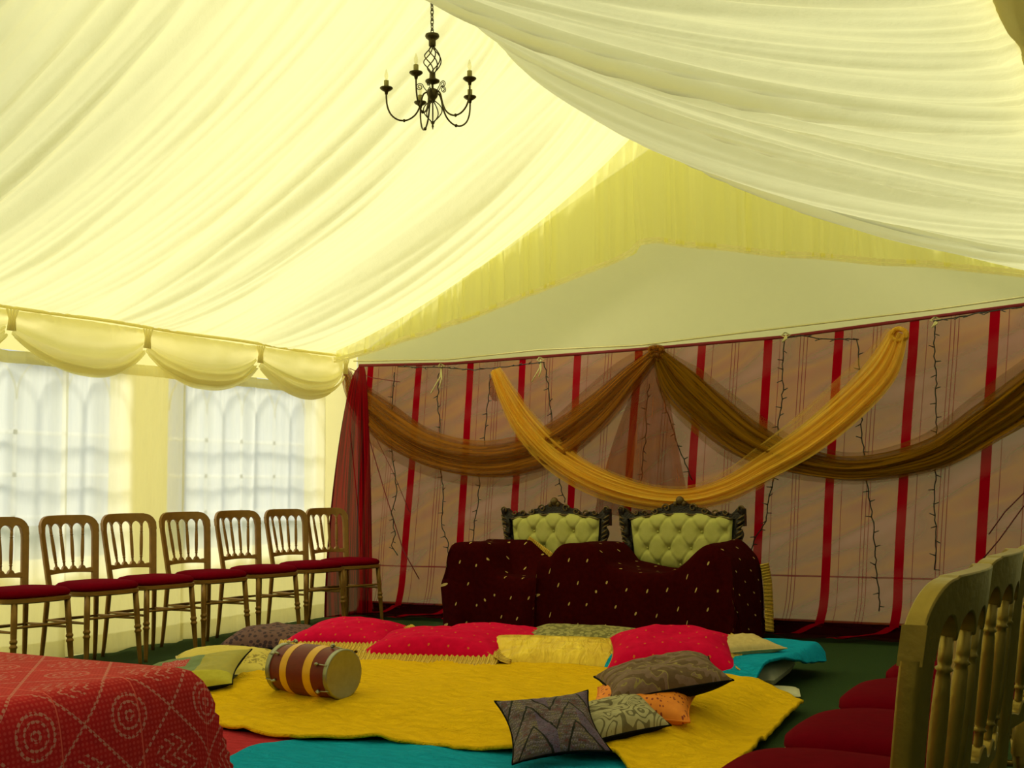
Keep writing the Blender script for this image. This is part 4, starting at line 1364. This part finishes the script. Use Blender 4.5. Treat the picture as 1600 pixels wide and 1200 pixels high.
# ------------------------------------------------------------------ cushions
def cushion(name, px, py, z, L, Wd, T, rot, tilt, mat, back_mat, label, roll=0.0, fringe=None, fringe_sides='', pinch=0.10, seed=0, group='cushions around the floor blankets', off=(0, 0)):
    p = at(px, py, 'z', z)
    o_loc = (p.x + off[0], p.y + off[1], z)
    nu = 44
    U, V = np.meshgrid(np.linspace(-1, 1, nu), np.linspace(-1, 1, nu), indexing='ij')
    X = L / 2 * U * (1 - pinch * (1 - V ** 2)); Y = Wd / 2 * V * (1 - pinch * (1 - U ** 2))
    e = np.clip((1 - np.abs(U) ** 3.2) * (1 - np.abs(V) ** 3.2), 0, 1) ** 0.55
    bump_ = 0.008 * vn2(U * 3, V * 3, seed) + 0.004 * vn2(U * 8, V * 8, seed + 1)
    Zt = T / 2 * e * (1 + 0.15 * vn2(U * 1.5, V * 1.5, seed + 2)) + bump_ * e
    R = Euler((math.radians(tilt), math.radians(roll), math.radians(rot))).to_matrix()
    b = MB(); b.grid(np.stack([X, Y, Zt], -1), np.stack([U * 0.5 + 0.5, V * 0.5 + 0.5], -1))
    top = b.build(name, mat, origin=(0, 0, 0))
    b = MB(); b.grid(np.stack([X, Y, -T / 2 * e * 0.95 - 0.0005], -1), None, flip=True)
    b.build('cushion_back', back_mat, top)
    # piped edge
    ed = np.concatenate([np.stack([X[:, 0], Y[:, 0]], -1), np.stack([X[-1, 1:], Y[-1, 1:]], -1), np.stack([X[::-1, -1], Y[::-1, -1]], -1)[1:], np.stack([X[0, ::-1], Y[0, ::-1]], -1)[1:-1]])
    MB().tube([(a, c, 0) for a, c in ed], 0.004, 5, closed=True).build('piping', back_mat, top)
    if fringe:
        sides = {'s': (X[:, 0], Y[:, 0], (0, -1)), 'n': (X[:, -1], Y[:, -1], (0, 1)), 'e': (X[-1], Y[-1], (1, 0)), 'w': (X[0], Y[0], (-1, 0))}
        for s_ in fringe_sides:
            xs_, ys_, d = sides[s_]
            n = 120
            tt = np.linspace(0, 1, n); xi = np.interp(tt, np.linspace(0, 1, nu), xs_); yi = np.interp(tt, np.linspace(0, 1, nu), ys_)
            G = np.zeros((n, 6, 3)); 
            for k in range(6):
                f = -0.45 + 1.5 * k / 5
                G[:, k, 0] = xi + d[0] * fringe * f + 0.003 * np.sin(tt * 260 + k) * (k / 5)
                G[:, k, 1] = yi + d[1] * fringe * f
                G[:, k, 2] = 0.010 + (0.018 * (1 - k / 2) if k < 2 else -0.005 * (k - 1)) + 0.004 * np.sin(tt * 170)
            MB().grid(G, np.stack(np.meshgrid(tt * L, np.linspace(0, 1, 6), indexing='ij'), -1)).build('gold_fringe', M_GB, top, solid=0.003)
    top.location = o_loc; top.rotation_euler = R.to_euler()
    tag(top, label, 'cushion', group)
    return top


M = Mat('dark_paisley'); v1 = M.voro(34); n = M.noise(50, 4, 0.7)
M_PAIS = M.pbr(M.mix(S(M.nt, v1.outputs['Distance']).gt(0.42), M.mix(n, lin('150a0c'), lin('3c161b')), M.mix(n, lin('4a2c26'), lin('6e4a3c'))), 0.85)
M = Mat('cream_yellow_print'); n = M.noise(45, 5, 0.7); n2 = M.noise(5, 2)
M_CREAMY = M.pbr(M.mix(n2.gt(0.56) * n.gt(0.52), M.mix(n, lin('c0a83c'), lin('dcc964')), lin('8f7c30')), 0.8, 0, M.bump(n, 0.2, 0.01))
M = Mat('sage_patch'); u, v = M.uv(); n = M.noise(40, 4, 0.7)
base = M.mix(u.gt(0.66), M.mix(n, lin('5d6f4c'), lin('7c8c62')), M.mix(n, lin('b6a244'), lin('94924c')))
base = M.mix(v.lt(0.22), base, M.mix(n, lin('a59c20'), lin('c9bc3c')))
patch = (u - 0.38).abs().lt(0.14) * (v - 0.62).abs().lt(0.13)
dots = M.noise(60, 2, 0.5, coord='UV').gt(0.56)
M_SAGE = M.pbr(M.mix(patch, base, M.mix(dots, lin('b01c22'), lin('b9868a'))), 0.85)
M = Mat('cream_gold_brocade'); n = M.noise(40, 5, 0.7)
M_CREAMG = M.pbr(M.mix(n, lin('b0944e'), lin('dfc88c')), 0.6, 0.1, M.bump(n, 0.3, 0.01))
M = Mat('olive_brocade'); n = M.noise(60, 5, 0.75); n2 = M.voro(42)
M_OLIVEB = M.pbr(M.mix(S(M.nt, n2.outputs['Distance']).gt(0.5), M.mix(n, lin('807a40'), lin('aaa060')), lin('6a6430')), 0.75)
M = Mat('gold_satin'); n = M.noise(7, 3, 0.55, (3, 1.2, 1), dist=1.0); n2 = M.noise(3, 2)
M_SATIN = M.pbr(M.mix(n, lin('b88c10'), lin('fada3c')), 0.38, 0.35, M.bump(n, 0.6, 0.03))
M = Mat('brown_tapestry'); u, v = M.uv()
wv = M.noise(3, 2, 0.5, coord='UV', dist=1.5)
st_ = ((u * 3 + v * 5 + wv * 4)).fract(); n = M.noise(60, 4, 0.7)
c1 = M.mix(n, lin('4a3222'), lin('6e5234')); c2 = M.mix(n, lin('7b6a36'), lin('94804a')); c3 = M.mix(n, lin('5a4038'), lin('86685a'))
M_TAP = M.pbr(M.mix(st_.lt(0.08), M.mix(st_.gt(0.55), c1, c3), c2), 0.8)
M = Mat('orange_dotted'); v1 = M.voro(15, coord='UV', stretch=(1.6, 1, 1)); n = M.noise(30, 3)
M_ORANGE = M.pbr(M.mix(S(M.nt, v1.outputs['Distance']).lt(0.28), M.mix(n, lin('d87008'), lin('f49420')), lin('8a2c06')), 0.7)
M = Mat('beige_swirl'); wv = M.noise(1.6, 2, 0.4, coord='UV', dist=1.6); n = M.noise(60, 4)
st_ = (wv * 14.0).fract()
M_SWIRL = M.pbr(M.mix(st_.lt(0.3), M.mix(n, lin('948a66'), lin('b4aa84')), M.mix(n, lin('5c4c34'), lin('706a46'))), 0.8)
M = Mat('dark_patchwork'); u, v = M.uv(); wv = M.noise(5, 3, 0.6, coord='UV', dist=1.2); n = M.noise(5, 5, 0.85, (2.0, 9, 1), coord='UV', dist=1.6)
zz_ = ((u * 2 + 0.0).fract() - 0.5).abs()
dg = (v * 2.6 + zz_ * 2.6 + wv * 0.25)
band = dg.fract()
blk = band.lt(0.12)
c1 = M.ramp(n, (0.38, lin('0a0708')), (0.44, lin('6a5c44')), (0.48, lin('3c0c24')), (0.52, lin('6c6478')), (0.55, lin('0e0e08')), (0.64, lin('4c4430')))
c2 = M.ramp(n, (0.40, lin('241a2c')), (0.5, lin('6c5c80')), (0.60, lin('4a1020')))
dash = ((u * 34.0 + n * 6.0).fract().lt(0.5)) * ((v * 22.0 + n * 3.0).fract().lt(0.45))
c1 = M.mix(dash, c1, M.ramp(M.noise(9, 2, 0.5, coord='UV'), (0.38, lin('8a7c58')), (0.5, lin('8c7c94')), (0.6, lin('6a1430'))))
cc = M.mix((dg * 0.5).fract().gt(0.5) * (u * 2.0).fract().gt(0.6), c1, c2)
M_PATCH = M.pbr(M.mix(blk, cc, lin('070506')), 0.85)

cushion('cushion', 428, 1002, 0.10, 0.58, 0.46, 0.20, 24, 4, M_PAIS, M_BLACK, 'dark brown paisley cushion on the carpet behind the drum', seed=1)
cushion('cushion', 352, 1042, 0.085, 0.58, 0.50, 0.15, 38, 5, M_CREAMY, M_CREAMG, 'pale yellow printed cushion just left of the drum', seed=2, off=(-0.05, 0.05))
cushion('cushion', 296, 1056, 0.13, 0.56, 0.40, 0.12, 26, 16, M_SAGE, M_BLACK, 'sage green and yellow cushion with a red patch beside the table', seed=3, roll=-10, off=(0.0, -0.02))
cushion('cushion', 545, 996, 0.15, 0.66, 0.50, 0.19, 14, 6, M_RED, M_GB, 'red brocade cushion with gold edge at the left end of the far row', seed=4, fringe=0.05, fringe_sides='es')
cushion('cushion', 612, 992, 0.125, 0.40, 0.30, 0.09, 40, 3, M_CREAMG, M_CREAMG, 'small cream gold cushion corner between the two left red cushions', seed=5)
cushion('cushion', 688, 1012, 0.16, 0.80, 0.42, 0.19, 12, 10, M_RED, M_GB, 'long red cushion with a deep gold fringe along its front', seed=6, fringe=0.06, fringe_sides='se', pinch=0.07)
cushion('cushion', 770, 1000, 0.17, 0.72, 0.42, 0.17, 6, 2, M_RED, M_GB, 'red cushion lying behind the long fringed one, before the left armchair', seed=7, fringe=0.05, fringe_sides='w', pinch=0.07)
cushion('cushion', 905, 1008, 0.17, 0.84, 0.42, 0.16, 12, 6, M_OLIVEB, M_OLIVEB, 'olive brocade cushion on top behind the gold satin one', seed=8, pinch=0.06, off=(0, 0.12))
cushion('cushion', 862, 1027, 0.13, 0.88, 0.30, 0.16, 14, 30, M_SATIN, M_SATIN, 'shiny gold satin bolster cushion in the middle of the far row', seed=9, fringe=0.04, fringe_sides='sw', pinch=0.05)
cushion('cushion', 1050, 1024, 0.17, 0.66, 0.52, 0.23, 22, 12, M_RED, M_GB, 'red brocade cushion with gold fringe at the right end of the far row', seed=10, fringe=0.05, fringe_sides='e')
cushion('cushion', 1106, 1026, 0.195, 0.44, 0.32, 0.10, 55, 3, M_CREAMG, M_CREAMG, 'peach and gold cushion corner poking out beside the turquoise blanket', seed=11, off=(-0.02, 0.42))
cushion('cushion', 1003, 1100, 0.15, 0.42, 0.32, 0.13, 14, 12, M_ORANGE, M_ORANGE, 'orange cushion with small red dots in the near pile', seed=13)
cushion('cushion', 1034, 1060, 0.235, 0.50, 0.34, 0.15, 36, 8, M_TAP, M_BLACK, 'brown tapestry cushion topmost of the near pile', seed=12, roll=-8)
cushion('cushion', 958, 1122, 0.13, 0.36, 0.28, 0.11, 44, 16, M_SWIRL, M_BLACK, 'beige swirl patterned cushion between the orange and dark ones', seed=14, roll=-8)
cushion('cushion', 862, 1134, 0.14, 0.365, 0.34, 0.10, 40, 30, M_PATCH, M_BLACK, 'dark patchwork cushion leaning at the front of the near pile', seed=15, roll=-4, pinch=0.16)

# ------------------------------------------------------------------ drum
M = Mat('drum_shell'); u, v = M.uv(); n = M.noise(30, 4, 0.6, (1, 1, 1)); n2 = M.noise(5, 3, 0.6, (1, 1, 1))
M_SHELL = M.pbr(M.mix(n, lin('52100c'), lin('7a2418')), 0.45, 0, M.bump(n, 0.05, 0.005), spec=0.3)
M_BAND = simple('yellow_drum_band', 'd8a010', 0.35, 0, 0.15, 20)
M = Mat('drum_skin'); n = M.noise(9, 5, 0.6); n2 = M.noise(60, 3)
M_SKIN = M.pbr(M.mix(n, lin('b8a35a'), lin('dcc884')), 0.6)
axd = Vector((0.869, 0.494 * 0.2 - 0.42, 0)).normalized()
RL, LEN = 0.148, 0.49
mid = at(489, 1049, 'z', 0.205)
dax = Vector((math.cos(math.radians(-8)), math.sin(math.radians(-8)), 0))
dr = empty('drum', (mid.x, mid.y, 0.092)); dr.rotation_euler = (0, 0, math.radians(-8)); dr.scale = (0.78, 0.74, 0.74)
tag(dr, 'barrel drum lying on its side on the yellow blanket, dark red with yellow bands', 'drum')


def rad(t): return 0.134 + 0.022 * math.sin(PI * t) ** 0.8


def shell(t0, t1_, extra=0.0):
    return [(rad(t) + extra, -LEN / 2 + LEN * t) for t in np.linspace(t0, t1_, 14)]


RC = 0.158
b = MB().lathe(shell(0, 1), (0, 0, RC), (1, 0, 0), 48); b.build('shell', M_SHELL, dr, auto=40)
for t0, t1_ in ((0.24, 0.36), (0.64, 0.76)):
    pr0 = shell(t0, t1_, 0.0015)
    MB().lathe(pr0, (0, 0, RC), (1, 0, 0), 48).build('painted_band', M_BAND, dr, auto=40)
for s_ in (-1, 1):
    x = s_ * LEN / 2
    b = MB().lathe([(0.136, -0.02), (0.146, -0.02), (0.148, -0.012), (0.146, 0.0), (0.148, 0.008), (0.143, 0.012), (0.136, 0.010)], (x, 0, RC), (s_, 0, 0), 48)
    b.build('hoop', M_CHROME, dr)
    hd = MB().lathe([(0, 0.003), (0.06, 0.004), (0.12, 0.004), (0.136, 0.006)], (x, 0, RC), (s_, 0, 0), 40)
    hd.build('drum_head', M_SKIN, dr)
    for k in range(6):
        a = 2 * PI * k / 6 + 0.35 + (0.25 if s_ > 0 else 0)
        ca, sa = math.cos(a), math.sin(a)
        def q_(t, r): return (x - s_ * t, r * ca, RC + r * sa)
        lug = MB().tube([q_(-0.006, 0.152), q_(0.03, 0.156), q_(0.075, 0.162)], 0.0035, 6)
        lug.tube([q_(0.055, 0.160), q_(0.062, 0.170), q_(0.075, 0.164), q_(0.085, 0.158)], [0.006, 0.008, 0.008, 0.005], 8)
        lug.tube([q_(0.072, 0.150), q_(0.072, 0.165)], 0.009, 8)
        lug.build('tuning_lug', M_CHROME, dr)

# ------------------------------------------------------------------ table with red printed cloth
TX1, TY1, TX0, TY0, TZ = -1.235, 1.235, -2.9, -0.6, 0.757
tb = empty('table', ((TX0 + TX1) / 2, (TY0 + TY1) / 2, 0)); tag(tb, 'folding table hidden under the red printed cloth', 'table')
MB().box(((TX0 + TX1) / 2, (TY0 + TY1) / 2, TZ - 0.02), (TX1 - TX0 - 0.02, TY1 - TY0 - 0.02, 0.03)).build('table_top', simple('plain_board', '6b5238', 0.6), tb, world=True, smooth=False)
for x in (TX0 + 0.1, TX1 - 0.1):
    for y in (TY0 + 0.1, TY1 - 0.1):
        MB().tube([(x, y, TZ - 0.03), (x, y, 0)], 0.018, 8).build('leg', M_IRON, tb, world=True)
M = Mat('red_bandhani_cloth'); u, v = M.uv()
n = M.noise(70, 3, 0.6, coord='UV')
du_ = (u * 150.0).fract() - 0.5; dv_ = (v * 150.0).fract() - 0.5
dots = (du_ * du_ + dv_ * dv_).sqrt().lt(0.30)
# diamond lattice drawn in rows of dots
p1 = (u * 1.0 + v * 1.0) * 7.0; p2 = (u - v) * 7.0
lat = (p1.fract() - 0.5).abs().lt(0.020).max((p2.fract() - 0.5).abs().lt(0.020))
cu = p1.fract() - 0.0; cv_ = p2.fract() - 0.0
rad_ = ((cu - 0.0 - 0.5 + 0.5) * 0 + ((p1 + 0.5).fract() - 0.5) * ((p1 + 0.5).fract() - 0.5) + ((p2 + 0.5).fract() - 0.5) * ((p2 + 0.5).fract() - 0.5)).sqrt()
ring = (rad_ - 0.27).abs().lt(0.022).max((rad_ - 0.17).abs().lt(0.018)).max((rad_ - 0.06).abs().lt(0.02))
zig = (v * 50 + ((u * 36).fract() - 0.5).abs() * 2.2).fract().lt(0.30)
cell = ((p1 + 0.5).floor() + (p2 + 0.5).floor()).mod(2.0).abs().gt(0.5)
zig = zig * cell * rad_.lt(0.36)
ring = ring * (cell * -1.0 + 1.0)
pat = lat.max(ring).max(zig)
white = (pat * (du_ * du_ + dv_ * dv_).sqrt().lt(0.46)) 
line = ((v + 0.02) * 8.0).fract().lt(0.016)
red = M.mix(n, lin('b00420'), lin('e01832'))
red2 = M.mix(M.noise(3, 3, 0.5, coord='UV'), red, M.mix(n, lin('8c0814'), lin('b82c14')))
colr = M.mix(dots * 0.30, red2, lin('e0605a'))
colr = M.mix(white * 0.75, colr, lin('c88a80'))
M_CLOTH = M.pbr(M.mix(line, colr, lin('d85a50')), 0.8, 0, M.bump(M.noise(9, 3), 0.15, 0.01), spec=0.2)
step = 0.014
wx_, wy_ = TX1 - TX0, TY1 - TY0
us = np.arange(-0.05, wx_ + 0.70, step); vs = np.arange(-0.05, wy_ + 0.70, step)
U, V = np.meshgrid(us, vs, indexing='ij')
R_ = 0.02
du = np.maximum(0, U - wx_); dv = np.maximum(0, V - wy_)
drop = np.maximum(du, dv) + 0.2 * np.minimum(du, dv)
xc = TX0 + np.minimum(U, wx_); yc = TY0 + np.minimum(V, wy_)
cornr = np.minimum(du, dv) / (np.maximum(du, dv) + 1e-6)
bulge = 0.02 * (1 - np.exp(-drop / 0.02)) + 0.13 * drop
wav = 0.03 * np.clip(drop / 0.5, 0, 1)
X = xc + (du > 0) * (bulge + wav * vn(V * 5, 3)) * np.where(du >= dv, 1, cornr) 
Y = yc + (dv > 0) * (bulge + wav * vn(U * 5, 4)) * np.where(dv >= du, 1, cornr)
X = X + np.where((du > 0) & (dv > 0), 0.10 * np.minimum(du, dv), 0); Y = Y + np.where((du > 0) & (dv > 0), 0.10 * np.minimum(du, dv), 0)
Z = TZ + 0.004 - drop + 0.006 * (1 - np.exp(-drop / 0.02)) + 0.002 * vn2(U * 4, V * 4, 9)

cl = MB().grid(np.stack([X, Y, Z], -1), np.stack([U, V], -1)).build('tablecloth', M_CLOTH)
tag(cl, 'red printed cotton tablecloth draped over the table in the foreground', 'tablecloth')

# ------------------------------------------------------------------ render look
SC.view_settings.view_transform = 'Standard'
SC.view_settings.look = 'None'
SC.view_settings.gamma = 1.0
SC.view_settings.exposure = 0.0
SC.view_settings.use_curve_mapping = False
SC.cycles.max_bounces = 10
SC.cycles.diffuse_bounces = 5
SC.cycles.transparent_max_bounces = 24
SC.cycles.caustics_reflective = False
SC.cycles.caustics_refractive = False
SC.cycles.use_denoising = True
SC.cycles.sample_clamp_indirect = 8
